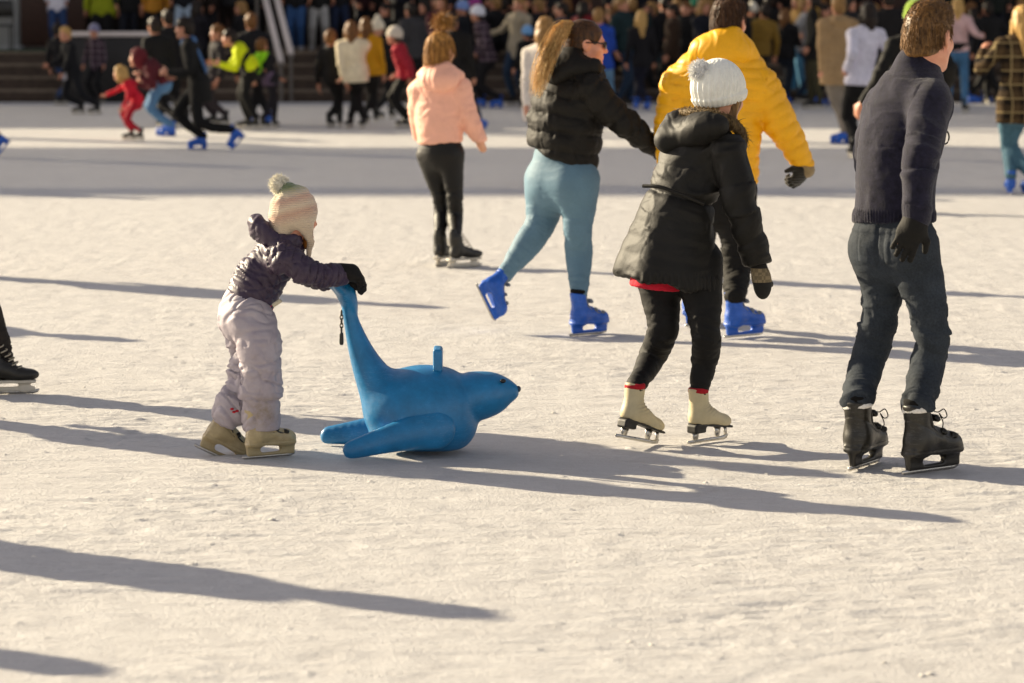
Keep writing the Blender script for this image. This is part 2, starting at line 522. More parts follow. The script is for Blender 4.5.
_SK = {}
def skate_data(kind):
    if kind in _SK: return _SK[kind]
    base, _, colr = kind.partition(':')
    parts = []
    if base == 'rental':
        bm, sm = {'blue': ('#1154b4', '#15130f'), 'black': ('#1e1b13', '#15130f'), 'tan': ('#a3936e', '#4a3f2a')}[colr]
        boot = to_mesh('ice_skate', *rental_boot(), plastic('boot_shell', bm, .38, .2, .06, scuff=.45))
        V, T = prism(blade_outline(-.12, .175), -.002, .002)
        parts.append(('blade', to_mesh('blade', V, T, M_STEEL, False)))
        V, Fc = SDF().cap((-.045, 0, .22), (-.055, 0, .268), .044, .046).cut((-.05, 0, .27), (.1, 0, 1)).mesh(.006)
        parts.append(('liner', to_mesh('liner', V, Fc, cloth('boot_liner', sm, .95, 120))))
        for c, tl, w in (((.012, 0, .205), 70, .045), ((.05, 0, .152), 45, .043), ((.105, 0, .133), 20, .04)):
            parts.append(('buckle', to_mesh('buckle', *buckle_mesh(c, tl, w), plastic('buckle', '#17150f' if colr != 'blue' else '#6d7380', .4))))
    elif base == 'figure':
        boot = to_mesh('ice_skate', *figure_boot(), cloth('tan_leather', '#c6b892', .55, 60, .12, .14, spec=.4))
        S = SDF()
        S.box((-.055, 0, .067), XA, (.036, .031, .02), .006)
        S.box((.042, 0, .0745), [(.992, 0, -.129), (0, 1, 0), (.129, 0, .992)], (.122, .034, .006), .004, k=.012)
        parts.append(('sole', to_mesh('sole', *S.mesh(.005), plastic('black_heel', '#191713', .5))))
        b = prism([(-.115, .004), (-.1, 0), (.13, 0), (.152, .006), (.158, .022), (.15, .026), (.12, .017), (-.115, .016)], -.002, .002)
        s1 = prism([(-.075, .015), (-.05, .015), (-.04, .05), (-.085, .05)], -.004, .004)
        s2 = prism([(.075, .015), (.095, .015), (.108, .066), (.062, .07)], -.004, .004)
        s3 = prism([(.135, .02), (.15, .022), (.146, .06), (.128, .063)], -.004, .004)
        V, T = tmerge(b, s1, s2, s3)
        parts.append(('blade', to_mesh('blade', V, T, M_STEEL, False)))
    else:
        boot = to_mesh('ice_skate', *hockey_boot(), plastic('black_hockey_boot', '#1a1813' if colr != 'tan' else '#8d7c52', .45, .3))
        parts.append(('holder', to_mesh('holder', *hockey_holder(), plastic('pale_holder', '#c9c2b2', .4))))
        V, T = prism(blade_outline(-.13, .195, .018), -.002, .002)
        parts.append(('blade', to_mesh('blade', V, T, M_STEEL, False)))
        ps = []
        for i in range(6):
            t = i / 5; c = np.array([.1, 0, .128]) * (1 - t) + np.array([.012, 0, .235]) * t
            w = .03
            ps.append(tube(spline([c + (-.02, -w, -.004), c + (.006, -.012, .006), c + (.006, .012, .01), c + (-.02, w, .0)], 8), .0035, 4))
        parts.append(('lace', to_mesh('lace', *merge(*ps), cloth('pale_lace', '#b8b09c', .9, 400))))
    _SK[kind] = (boot, parts); return _SK[kind]

def put_skate(root, kind, origin, yaw, pitch=0, roll=0, scale=1.0, detail=True):
    boot, parts = skate_data(kind)
    f, s, u = heading(yaw, pitch)
    if roll:
        c, sn = math.cos(R(roll)), math.sin(R(roll))
        s, u = s * c + u * sn, u * c - s * sn
    m = Matrix([[f[i], s[i], u[i]] for i in range(3)])
    o = bpy.data.objects.new('ice_skate', boot); COL.objects.link(o); o.parent = root
    o.location = [float(origin[i] - root.location[i]) for i in range(3)]
    o.rotation_euler = m.to_euler(); o.scale = (scale,) * 3
    for nm, me in parts:
        if not detail and nm in ('buckle', 'lace', 'liner'): continue
        q = bpy.data.objects.new(nm, me); COL.objects.link(q); q.parent = o
    return np.asarray(origin) + scale * (u * .16 - f * .04)      # the ankle

def put_boot(root, kind, top, yaw, pitch=0, scale=1.0, gy=None, lift=0.0, detail=True):
    """skate placed by the middle of its top rim; with gy it stands on the ice at the depth of that picture row"""
    f, s, u = heading(yaw, pitch)
    off = scale * (u * .235 - f * .045)
    if gy is not None:
        D = 5250 / gy; q = P(top[0], top[1], D)
        o = np.array([q[0] - off[0], D - off[1] * .3, lift])
    else: o = np.asarray(top, float) - off
    put_skate(root, kind, o, yaw, pitch, 0, scale, detail)
    return o + off

# ------------------------------------------------------------------ anatomy
def head_prims(S, c, fr, hs, neck, res, nk=None):
    f, s, u = fr; ax = [f, s, u]
    L = lambda x, y, z: c + hs * (f * x + s * y + u * z)
    S.ell(L(-.014, 0, .028), ax, np.array((.099, .077, .09)) * hs, k=.02 * hs)
    S.ell(L(.026, 0, -.035), ax, np.array((.066, .061, .085)) * hs, k=.03 * hs)
    S.ell(L(.072, 0, -.098), ax, np.array((.022, .026, .02)) * hs, k=.025 * hs)
    for e in (1, -1):
        S.cap(L(.0, .052 * e, -.06), L(.065, .02 * e, -.1), .02 * hs, .016 * hs, k=.03 * hs)
        S.ell(L(.055, .04 * e, -.025), ax, np.array((.03, .026, .022)) * hs, k=.03 * hs)      # cheek
    if res < .008:
        S.cap(L(.082, -.035, .022), L(.082, .035, .022), .0115 * hs, k=.015 * hs)
        for e in (1, -1): S.ell(L(.096, .032 * e, .001), ax, np.array((.014, .017, .012)) * hs, k=.012 * hs, op='-')
        for e in (1, -1): S.ell(L(.078, .032 * e, .001), ax, np.array((.013, .014, .0125)) * hs, k=.004 * hs)
        S.cap(L(.088, 0, .008), L(.107, 0, -.032), .008 * hs, .0125 * hs, k=.012 * hs)
        for e in (1, -1): S.ell(L(.098, .012 * e, -.035), ax, np.array((.01, .008, .008)) * hs, k=.008 * hs)
        for z, x, r in ((-.059, .09, .0075), (-.071, .088, .0085)):
            S.cap(L(x - .008, -.022, z), L(x, 0, z), .0055 * hs, r * hs, k=.006 * hs)
            S.cap(L(x - .008, .022, z), L(x, 0, z), .0055 * hs, r * hs, k=.006 * hs)
    else:
        S.cap(L(.085, 0, .005), L(.105, 0, -.032), .01 * hs, .014 * hs, k=.012 * hs)
    for e in (1, -1):
        S.ell(L(-.008, .077 * e, -.005), [f - s * e * .35, s * e + f * .35, u], np.array((.022, .009, .033)) * hs, k=.012 * hs)
        if res < .008: S.ell(L(-.002, .086 * e, -.002), ax, np.array((.012, .006, .018)) * hs, k=.006 * hs, op='-')
    S.cap(L(-.022, 0, -.06), neck, .052 * hs, nk or .06 * hs, k=.03 * hs)

def hand_prims(S, w, d, pn, size=1.0, curl=35, thumb=1, k=.008, fat=1.0, spread=1.0):
    """hand from wrist w along d; pn = palm normal (fingers curl towards it)"""
    d = unit(d); pn = unit(pn - d * (np.asarray(pn) @ d)); a = np.cross(d, pn)
    ax = [d, a, pn]; z = size
    S.cap(w - d * .02 * z, w + d * .03 * z, .027 * z * fat, .03 * z * fat, u=pn, sc=.75, k=.02)
    S.ell(w + d * .055 * z, ax, np.array((.05, .042 * fat, .018 * fat)) * z, k=.02 * z)
    for i, (o, ln) in enumerate(((.031, .078), (.011, .086), (-.01, .08), (-.029, .062))):
        p = w + d * (.09 - abs(i - 1.3) * .005) * z + a * o * z * (1 + .1 * spread)
        dd = unit(d + a * (o * 3.5 * spread)); r = (.0105 - .0008 * i) * z * fat
        for j, fr in enumerate((.45, .3, .25)):
            an = R(curl * (.55 + .3 * j) * (1 + .06 * i))
            q = dd * math.cos(an) + pn * math.sin(an)
            e = p + q * ln * fr * z
            S.cap(p, e, r, r * .9, k=k * .6); p = e; dd = q
            r *= .93
            pn2 = unit(pn - dd * (pn @ dd)); pn = pn2
        pn = ax[2]
    p = w + d * .025 * z + a * .03 * z * thumb
    q = unit(d * .6 + a * .75 * thumb + pn * .35)
    e = p + q * .045 * z; S.cap(p, e, .0155 * z * fat, .0125 * z * fat, k=.015 * z)
    q = unit(d * .85 + a * .3 * thumb + pn * .4); S.cap(e, e + q * .035 * z, .012 * z * fat, .0095 * z * fat, k=k)

def limb_bones(lines):
    """polylines of (point, radius) -> bones with a running length"""
    out = []
    for line in lines:
        s = 0.0
        for (a, ra), (b, rb) in zip(line[:-1], line[1:]):
            a, b = np.asarray(a, float), np.asarray(b, float); L = np.linalg.norm(b - a)
            out.append((a, b, ra, rb, s)); s += L
    return out

def bone_coords(V, bones):
    best = np.full(len(V), 9e9); s = np.zeros(len(V)); ax = np.zeros_like(V); idx = np.zeros(len(V), int)
    for i, (a, b, ra, rb, s0) in enumerate(bones):
        ba = b - a; L = np.linalg.norm(ba) + 1e-9; e = ba / L
        tt = (V - a) @ e; t = np.clip(tt / L, 0, 1)
        d = np.linalg.norm(V - a - t[:, None] * ba, axis=1) / (ra + (rb - ra) * t)
        m = d < best
        best[m] = d[m]; s[m] = (s0 + tt)[m]; ax[m] = e; idx[m] = i
    return s, ax, idx, best

def wrinkle(V, N, bones, amp=.004, fl=6., fh=22., joints=(), jamp=.008, jr=.1, seed=1, sharp=1., crease=.5):
    s, ax, _, _ = bone_coords(V, bones)
    along = (V * ax).sum(1)
    Q = V * fl + ax * (along * (fh - fl))[:, None]
    Q = Q + .55 * np.stack([noise(V * 7, seed + 5 + i) for i in range(3)], 1)
    a = np.full(len(V), amp)
    for j, g in joints: a = a + jamp * g * np.exp(-((V - np.asarray(j)) ** 2).sum(1) / jr ** 2)
    r = 1 - 2 * np.abs(noise(Q, seed)) ** sharp
    r2 = noise(V * 5 + 3, seed + 9)
    r3 = 1 - 2 * np.abs(noise(Q * 2.1, seed + 3))
    cr = np.clip(1 - np.abs(noise(Q * 1.25 + 11, seed + 21)) * 6, 0, 1) ** 1.5 + .6 * np.clip(1 - np.abs(noise(Q * 2.6 + 5, seed + 23)) * 5, 0, 1)
    return V + N * (a * (r * .6 + r3 * .3 - .1 - crease * cr) + amp * r2)[:, None]

def quilt(V, N, bones, spacing=.06, amp=.012, seed=2, pucker=.003, diag=0, phase=0):
    s, ax, idx, _ = bone_coords(V, bones)
    wob = .12 * noise(V * 9, seed)
    if diag:
        h = V[:, 0] * diag + V[:, 1] * diag
        a1 = np.abs(np.sin(np.pi * ((s + h) / spacing + wob))); a2 = np.abs(np.sin(np.pi * ((s - h) / spacing + wob)))
        b = np.minimum(a1, a2) ** .5
    else:
        b = np.abs(np.sin(np.pi * ((s + phase) / spacing + wob))) ** .55
    p = noise(np.stack([V[:, 0] * 38, V[:, 1] * 38, V[:, 2] * 12], 1), seed + 4) * (1.2 - b)
    return V + N * (amp * (b - .75) + pucker * p + pucker * 1.2 * noise(V * 14, seed + 7))[:, None]

def build(name, S, mat, root, res, fx=None, relax=1):
    V, Fc = S.mesh(res, relax)
    if fx is not None:
        for f in (fx if isinstance(fx, (list, tuple)) else [fx]): V = f(V, normals(V, Fc))
    return obj(name, V, Fc, mat, root)

def line(S, pts, u=None, sc=1.0, k=.03):
    """pts: list of (point, radius)"""
    S.chain(pts, u, sc, k)

def ik(a, b, l1, l2, pole):
    a = np.asarray(a, float); b = np.asarray(b, float)
    d = np.linalg.norm(b - a); e = (b - a) / max(d, 1e-6)
    d2 = min(d, (l1 + l2) * .999)
    x = (l1 * l1 - l2 * l2 + d2 * d2) / (2 * d2); h = math.sqrt(max(l1 * l1 - x * x, 0))
    p = np.asarray(pole, float); p = unit(p - e * (p @ e))
    return a + e * x * d / d2 + p * h

# ------------------------------------------------------------------ hair and hats
def cap_hair(c, fr, hs, grow=.012, low=-.09, face=True, res=.006, extra=None, cutf=.055):
    f, s, u = fr; ax = [f, s, u]
    L = lambda x, y, z: c + hs * (f * x + s * y + u * z)
    S = SDF()
    S.ell(L(-.014, 0, .03), ax, np.array((.099 + grow, .077 + grow, .092 + grow)) * hs)
    S.ell(L(-.04, 0, -.02), ax, np.array((.07 + grow, .066 + grow, .085 + grow)) * hs, k=.02)
    if face:
        S.ell(L(.125, 0, -.035), ax, np.array((.105, .085, .1)) * hs, k=.015, op='-')
        for e in (1, -1):
            S.ell(L(.01, .09 * e, -.03), ax, np.array((.032, .03, .055)) * hs, k=.015, op='-')
        S.cut(L(0, 0, low), -u + f * .35, k=.02)
    if extra: extra(S, L)
    return S

def streaks(V, N, fr, c, amp=.006, f1=70., f2=9., seed=3):
    f, s, u = fr
    q = V - c
    Q = np.stack([q @ f * f1, q @ s * f1, q @ u * f2], 1)
    return V + N * (amp * noise(Q, seed) + amp * .8 * noise(Q * .35, seed + 2))[:, None]

def tufts(V, N, n, length, root_w, comb, seed=1, droop=.3, K=5, jitter=.35, keep=None):
    """short hairs standing on a surface"""
    g = np.random.default_rng(seed)
    pool = np.arange(len(V)) if keep is None else np.nonzero(keep)[0]
    i = g.choice(pool, n)
    p = V[i] + g.normal(0, .003, (n, 3)); d = N[i] * .6 + comb(V[i]) + g.normal(0, jitter, (n, 3))
    d /= np.linalg.norm(d, axis=1)[:, None]
    ln = length * g.uniform(.5, 1.2, n)
    t = np.linspace(0, 1, K)
    path = p[:, None] + d[:, None] * (ln[:, None] * t)[:, :, None]
    path[:, :, 2] -= droop * ln[:, None] * t ** 2
    return tubes(path, root_w, 3, .15)

def pompom(name, c, r, mat, root, n=900, seed=5):
    S = SDF().ell(c, XA, (r * .8,) * 3)
    V, Fc = S.mesh(r * .12)
    N = normals(V, Fc)
    V = V + N * (.12 * r * noise(V / r * 5, seed))[:, None]
    H = tufts(V, N, n, r * .42, r * .05, lambda q: 0 * q, seed, .15, 3, .35)
    return obj(name, *merge((V, Fc), H), mat, root)

def beanie(root, c, fr, hs, mat, low=-.02, rib=.0022, name='hat', res=.005, grow=.014, tilt=.25, nrib=46, fold=True):
    f, s, u = fr; ax = [f, s, u]
    L = lambda x, y, z: c + hs * (f * x + s * y + u * z)
    S = SDF()
    S.ell(L(-.016, 0, .034), ax, np.array((.1 + grow, .079 + grow, .096 + grow)) * hs)
    S.cut(L(-.02, 0, low), -u + f * tilt, k=.01)
    if fold:
        cu = unit(u - f * tilt)
        S2 = SDF()
    V, Fc = S.mesh(res)
    N = normals(V, Fc); q = V - c
    an = np.arctan2(q @ s, q @ f)
    V = V + N * (rib * np.sin(an * nrib) * np.clip(1.2 - np.abs(q @ u) / (.11 * hs), .2, 1))[:, None]
    if fold:
        h = (V - L(-.02, 0, low)) @ unit(u - f * tilt)
        V = V + N * (.007 * hs * np.clip((.04 * hs - h) / (.006 * hs), 0, 1) * np.clip(h / (.004 * hs), 0, 1))[:, None]
    return obj(name, V, Fc, mat, root)
# ------------------------------------------------------------------ the skaters in front
class Fig:
    def __init__(s, label, D, x, group=None):
        s.D = D; s.k = D * 1.005 / F
        b = P(x, 5250 / D, D)
        s.root = thing('person', label, 'person', (b[0], D, 0), group)
    def p(s, x, y, o=0): return P(x, y, s.D + o)
    def r(s, px): return px * s.k
    def pts(s, *q): return [(s.p(x, y, o), s.r(r)) for x, y, o, r in q]
    def gnd(s, x, y):
        return np.array(G(x, y))

def core_body(f, c, fr, hs, neck, torso, arms, legs, hands, res, skin, sh=.72):
    S = SDF()
    head_prims(S, c, fr, hs, neck, res)
    line(S, [(p, r * sh) for p, r in torso], u=fr[0], sc=.7, k=.05)
    S.cap(neck, torso[0][0], .05 * hs, torso[0][1] * .6, k=.05)
    for a in arms:
        S.cap(torso[0][0], a[0][0], .06, a[0][1] * .6, k=.05)
        line(S, [(p, r * .6) for p, r in a], k=.02)
    for l in legs: line(S, [(p, r * .65) for p, r in l], k=.03)
    for h in hands: hand_prims(S, *h)
    return build('body', S, skin, f.root, res)

def eyes(f, c, fr, hs):
    fw, s, u = fr
    for e in (1, -1):
        V, Fc = SDF().ell(c + hs * (fw * .084 + s * .032 * e + u * .001), fr, np.array((.009, .009, .007)) * hs).mesh(.0025)
        obj('eye', V, Fc, plastic('dark_eye', '#1c1410', .1), f.root)

SKIN = skin_mat('#d3a080'); SKIN_RED = skin_mat('#d89c7e')

# ---- man in the navy sweater
def navy_man():
    f = Fig('man seen from behind in a dark navy knit sweater, grey jeans and black rental skates', 11.27, 900, 'skaters on the ice')
    p, r = f.p, f.r
    hb = heading(55); hh = heading(56, 2)
    c = p(929, 38); hs = 1.04
    neck = p(918, 78)
    torso = f.pts((914, 90, 0, 30), (907, 113, 0, 42), (899, 150, -.01, 42.5), (896, 185, -.01, 42), (894, 228, 0, 44))
    aR = f.pts((931, 104, -.13, 19), (924, 140, -.22, 17.5), (919, 168, -.27, 16), (917, 210, -.29, 13.5))
    aL = f.pts((884, 108, .12, 20), (871, 165, .22, 17), (890, 195, .34, 13))
    lR = f.pts((911, 250, -.07, 27), (924, 292, -.09, 22), (932, 330, -.11, 19), (927, 366, -.09, 17.5), (921, 402, -.08, 16.5))
    lL = f.pts((875, 250, .07, 25), (882, 290, .06, 21.5), (878, 325, .05, 19), (866, 365, .05, 17.5), (861, 400, .06, 16))
    fd = unit(p(899, 264, -.33) - p(918, 222, -.29)); hand = p(916, 220, -.29)
    lR[-1] = (put_boot(f.root, 'rental:black', (917, 403), 38, 0, 1.03, 475), r(16.5))
    lL[-1] = (put_boot(f.root, 'rental:black', (857, 402), 60, 0, 1.03, 470), r(16))
    core_body(f, c, hh, hs, neck, torso, [aR, aL], [lR, lL], [(hand, fd, hb[0] * .8 + hb[1] * .4, .95, 30, 1)], .0065, SKIN_RED)
    # hair: short, sunlit brown
    M = hair_mat('short_brown_hair', '#3f2c18', '#8a6436', .5)
    def ex(S, L):
        S.ell(L(.02, 0, .09), hh, (.085, .07, .045), k=.03)
        S.ell(L(-.085, 0, -.02), hh, (.028, .055, .05), k=.03)
        for e in (1, -1): S.ell(L(.002, .097 * e, -.022), hh, (.044, .036, .058), k=.008, op='-')
        for e in (1, -1): S.ell(L(-.03, .1 * e, -.075), hh, (.1, .046, .06), k=.02, op='-')
        S.cut(L(-.09, 0, -.07), -hh[2] + hh[0] * .25, k=.01)
    S = cap_hair(c, hh, hs, .004, -.05, extra=ex)
    V, Fc = S.mesh(.005); N = normals(V, Fc); V = streaks(V, N, hh, c, .0022, 90, 25)
    H = tufts(V, N, 6000, .016, .0011, lambda q: np.tile(hh[0] * .1 - hh[2] * 2.6, (len(q), 1)) * (q[:, 2:3] < c[2] + .05) + np.tile(hh[0] * 1.2 + hh[2] * .2, (len(q), 1)) * (q[:, 2:3] >= c[2] + .05), 3, .1, 4, .14, keep=V[:, 2] > c[2] - .035)
    obj('hair', *merge((V, Fc), H), M, f.root)
    # sweater
    S = SDF(); u = hb[0]
    line(S, torso, u=u, sc=.7, k=.05)
    S.cap(torso[0][0], aR[0][0], r(22), r(18), k=.06); S.cap(torso[0][0], aL[0][0], r(22), r(18), k=.06)
    line(S, aR, k=.035); line(S, aL, k=.035)
    S.cut(p(894, 222), (.03, -.0, -1), k=.008, rad=.28)
    S.cap(neck + hb[0] * -.01, p(917, 66), .085, .082, k=.03)
    S.cap(p(921, 74), p(922, 48) + hb[0] * .015, .062, .07, k=.008, op='-')
    bn = limb_bones([torso, aR, aL])
    J = [(aR[2][0], 1), (aR[0][0], .8), (aL[0][0], .8), (torso[3][0], .4), (aR[3][0], .7)]
    rb = lambda V, N: V + N * (.004 * np.sin(np.arctan2((V - torso[4][0]) @ hb[0], (V - torso[4][0]) @ hb[1]) * 60) * np.clip((p(894, 208)[2] - V[:, 2]) / .012, 0, 1))[:, None]
    build('sweater', S, knit('navy_knit', '#2e2c41', 420, 'z', .4, .45, .2), f.root, .0065,
          [lambda V, N: wrinkle(V, N, bn, .005, 4, 9, J, .014, .13, 4, 1, .05), rb])
    S = SDF(); line(S, f.pts((917, 206, -.29, 15), (917, 217, -.29, 14)), k=.01)
    build('sleeve_cuff', S, knit('navy_rib', '#2c2a3e', 420, 'x', .5, .3, .2), f.root, .006)
    # glove with bent fingers
    S = SDF(); hand_prims(S, hand, fd, hb[0] * .8 + hb[1] * .4, 1.06, 38, 1, fat=1.16)
    line(S, f.pts((917, 212, -.29, 13), (914, 228, -.3, 11.5)), k=.02)
    build('glove', S, cloth('dark_glove', '#1a1710', .75, 140, .3), f.root, .005)
    # zip pull hanging on the chest
    zp = p(945, 128, .1)
    ring = [zp + np.array([math.cos(a) * .016, 0, -.035 + math.sin(a) * .026]) for a in np.linspace(0, 2 * math.pi, 15)]
    obj('zip_pull', *merge(tube(ring, .0035), tube([zp, zp + (0, 0, -.012)], .004)), M_BLACK, f.root)
    def pockets(V, N):      # stitched back pockets, seat seam and waistband
        o = np.zeros(len(V))
        for cx, cy in ((911, 250), (872, 248)):
            q = V - p(cx, cy, -.1); x = np.abs(q @ hb[1]); z = q[:, 2]
            dd = np.minimum(.072 - x, np.minimum(.075 - z, .08 + z - .35 * x))
            o += .0022 * np.clip(dd / .006, 0, 1) * (N @ hb[0] < -.15)
            o -= .0015 * np.exp(-((dd + .002) / .003) ** 2) * (N @ hb[0] < -.15)
        q = V - p(892, 240, 0)
        o -= .006 * np.exp(-((q @ hb[1]) / .006) ** 2) * (N @ hb[0] < -.3) * (q[:, 2] > -.1)
        o += .003 * np.clip((V[:, 2] - p(0, 232)[2]) / .005, 0, 1)
        return V + N * o[:, None]
    # jeans
    for l in (lR, lL): l[-1] = (l[-1][0] + (0, 0, .01), l[-1][1])
    S = SDF()
    S.cap(p(893, 216), p(893, 242), r(37.5), r(43), u=u, sc=.74, k=.03)
    line(S, lR, u=u, sc=.97, k=.03); line(S, lL, k=.03)
    for l in (lR, lL): S.cut(l[-1][0] - (0, 0, .022), (.12, 0, -1), .006, .12)
    S.ell(p(910, 248, -.1), hb, (.07, .08, .085), k=.06); S.ell(p(876, 248, .02), hb, (.07, .08, .085), k=.06)
    bn2 = limb_bones([lR, lL])
    J2 = [(lR[2][0], 1), (lL[2][0], 1), (lR[4][0], 1.3), (lL[4][0], 1.3), (p(893, 265), .5)]
    build('jeans', S, cloth('grey_denim', '#3f464e', .85, 260, .35, .5, spec=.2, big=8), f.root, .0065,
          [pockets, lambda V, N: wrinkle(V, N, bn2, .0024, 6, 14, J2, .013, .12, 8, .7, .45)])
    for q in (lR[4][0], lL[4][0]):
        S = SDF().cap(q, q - (0, 0, .08), .058); S.cut(q - (0, 0, .022), (.12, 0, -1)); S.cut(q + (0, 0, .004), (0, 0, 1)); build('sock', S, M_WHITE, f.root, .006)
    pass
    pass
    for cx, cy, o in ((941, 417, -.06), (882, 417, .1)):
        q = [(cx - 10, cy - 7), (cx - 3, cy - 5), (cx + 3, cy - 8), (cx + 6, cy - 1), (cx + 2, cy + 1), (cx - 2, cy - 4), (cx + 2, cy + 5), (cx + 1, cy + 13)]
        obj('boot_lace', *tube(spline([p(a, b, o - .03) for a, b in q], 28), .0024), M_LACE, f.root)

# ---- woman in the dark parka
def parka_woman():
    f = Fig('woman bending forward in a white bobble hat, long dark parka and beige figure skates', 11.9, 675, 'skaters on the ice')
    p, r = f.p, f.r
    hb = heading(48); hh = heading(42, 8)
    c = p(720, 96); hs = .97; neck = p(709, 124)
    torso = f.pts((702, 142, 0, 30), (696, 160, 0, 37), (682, 198, -.02, 36), (673, 232, -.02, 44), (663, 300, -.02, 62))
    aR = f.pts((727, 150, -.12, 17), (737, 185, -.15, 17), (742, 210, -.16, 16.5), (757, 262, -.12, 13.5))
    aL = f.pts((684, 148, .14, 18), (672, 195, .3, 15), (700, 215, .42, 12))
    lL = f.pts((657, 262, .04, 25), (661, 300, .0, 19.5), (662, 332, -.03, 15.5), (652, 357, .03, 14), (639, 391, .06, 9.5))
    lR = f.pts((698, 262, -.06, 25), (703, 305, -.1, 18.5), (706, 336, -.13, 15), (705, 358, -.08, 14), (700, 391, -.03, 9.5))
    hand = p(759, 268, -.12); fd = unit(p(763, 290, -.12) - p(757, 262, -.12))
    lL[-1] = (put_boot(f.root, 'figure', (635, 392), 40, 13, .87, 448, .024), r(8.7))
    lR[-1] = (put_boot(f.root, 'figure', (698, 391), 44, 0, .87, 444), r(8.7))
    core_body(f, c, hh, hs, neck, torso[:4], [aR, aL], [lL, lR], [], .007, SKIN)
    # coat
    S = SDF(); u = hb[0]
    line(S, torso, u=u, sc=.78, k=.05)
    S.cap(torso[0][0], aR[0][0], r(20), r(17), k=.05); S.cap(torso[0][0], aL[0][0], r(20), r(17), k=.05)
    line(S, aR, k=.03); line(S, aL, k=.03)
    S.cut(p(668, 282), p(650, 382) - p(668, 282), k=.008, rad=.4)
    S.cut(p(757, 264, -.12), fd, .008, .1)
    bn = limb_bones([torso, aR, aL])
    J = [(aR[2][0], 1.1), (aR[0][0], 1.), (aL[0][0], 1), (torso[2][0], 1.4), (aR[3][0], .6)]
    def belt(V, N):
        b0, b1 = p(640, 184), p(703, 203); e = unit(b1 - b0); nn = unit(np.cross(e, [0, 1, 0]))
        h = (V - b0) @ nn; m = (V[:, 0] < p(716, 200)[0])
        return V - N * (.012 * np.exp(-(h / .016) ** 2) * m)[:, None]
    def flare(V, N):      # soft vertical folds of the skirt
        h = np.clip((p(0, 215)[2] - V[:, 2]) / .3, 0, 1) * (np.abs(V[:, 0] - p(668, 250)[0]) < .3) * (V[:, 0] < p(726, 250)[0])
        a = np.arctan2((V - torso[3][0]) @ hb[0], (V - torso[3][0]) @ hb[1])
        return V + N * (.011 * h * np.sin(a * 7 + 2.5 * noise(V * 3, 3)))[:, None]
    def frill(V, N):      # gathered hem
        h = np.clip((p(0, 268)[2] - V[:, 2]) / .02, 0, 1) * (V[:, 0] < p(726, 250)[0])
        return V + N * (.004 * h * np.sin(V[:, 0] * 260 + V[:, 1] * 120))[:, None]
    build('coat', S, cloth('dark_parka_shell', '#221f18', .6, 240, .16, .25, spec=.3, big=14), f.root, .0065,
          [belt, flare, lambda V, N: wrinkle(V, N, bn, .0045, 4, 9, J, .015, .13, 14, .8, .22), frill])
    # belt cord
    bp = spline([p(643, 186, -.16), p(660, 187, -.2), p(680, 194, -.22), p(704, 204, -.2)], 14)
    obj('belt', *tube(bp, .008), cloth('belt_cord', '#2a261e', .6), f.root)
    # hood lying on the back, fur round its rim
    S = SDF()
    e1 = unit(p(735, 126, -.06) - p(665, 140, .04)); e3 = unit(np.cross(e1, hb[0]))
    S.ell(p(697, 131, -.07), [e1, hb[0], e3], (r(36), r(24), r(17)), k=.02)
    S.cap(p(676, 122, .02), p(668, 140, -.02), r(10), r(12), k=.05)
    S.ell(p(716, 119, -.02), [e1, hb[0], e3], (r(20), r(24), r(9)), k=.02, op='-')
    hbn = limb_bones([[(p(665, 138), .1), (p(735, 130), .1)]])
    V, Fc = S.mesh(.0065); N = normals(V, Fc)
    V = wrinkle(V, N, hbn, .008, 5, 11, (), 0, .1, 21, .8)
    obj('hood', V, Fc, cloth('dark_parka_shell', '#221f18', .6, 240, .16, .25, spec=.3, big=14), f.root)
    rim = spline([p(674, 118, .1), p(684, 113, .0), p(700, 113, -.1), p(718, 117, -.15), p(732, 123, -.13), p(741, 133, -.06), p(742, 142, .02)], 40)
    g = np.random.default_rng(4); V, Fc = tube(rim, .02, 8)
    N = normals(V, Fc)
    H = tufts(V, N, 2600, .035, .0014, lambda q: 0 * q, 9, .25, 4, .45)
    obj('fur_trim', *merge((V, Fc), H), hair_mat('fur', '#3c2f1e', '#8a744e', .7), f.root)
    # hair peeping out under the hat
    S = SDF(); fw, s_, uu = hh; L = lambda x, y, z: c + hs * (fw * x + s_ * y + uu * z)
    for e in (1, -1): S.cap(L(.02, .068 * e, -.02), L(.01, .06 * e, -.12), .026, .022, k=.02)
    S.cap(L(-.06, 0, -.03), L(-.05, 0, -.11), .05, .04, k=.03)
    V, Fc = S.mesh(.006); V = streaks(V, normals(V, Fc), hh, c, .006)
    obj('hair', V, Fc, hair_mat('light_brown_hair', '#4a3420', '#a07c4c'), f.root)
    beanie(f.root, c, hh, hs, knit('white_wool', '#efeadd', 120, 'x', .4, .08, .4), -.035, .0035, res=.004, grow=.022, tilt=.35, nrib=34)
    pompom('pompom', p(700, 71, -.06), r(11), cloth('white_pompom', '#f2eee2', .95, 200), f.root)
    # red tunic edge under the coat, black tights, red socks
    S = SDF(); S.cap(p(664, 250, -.02), p(655, 296, -.06), r(28), r(26), u=u, sc=1.1, k=.02)
    S.cut(p(655, 287), p(650, 382) - p(664, 282), k=.005)
    build('red_tunic', S, cloth('red_jersey', '#c41730', .8, 260), f.root, .007, lambda V, N: wrinkle(V, N, bn, .004, 6, 10, seed=3))
    S = SDF(); S.cap(p(674, 240), p(672, 258), r(40), r(38), u=u, sc=.75); line(S, lL, k=.03); line(S, lR, k=.03)
    bn2 = limb_bones([lL, lR])
    build('tights', S, cloth('black_tights', '#14120f', .7, 300, .2, .3), f.root, .0065,
          lambda V, N: wrinkle(V, N, bn2, .0025, 6, 24, [(lL[2][0], 1), (lR[2][0], 1), (lL[4][0], 1), (lR[4][0], 1)], .006, .1, 5, .8))
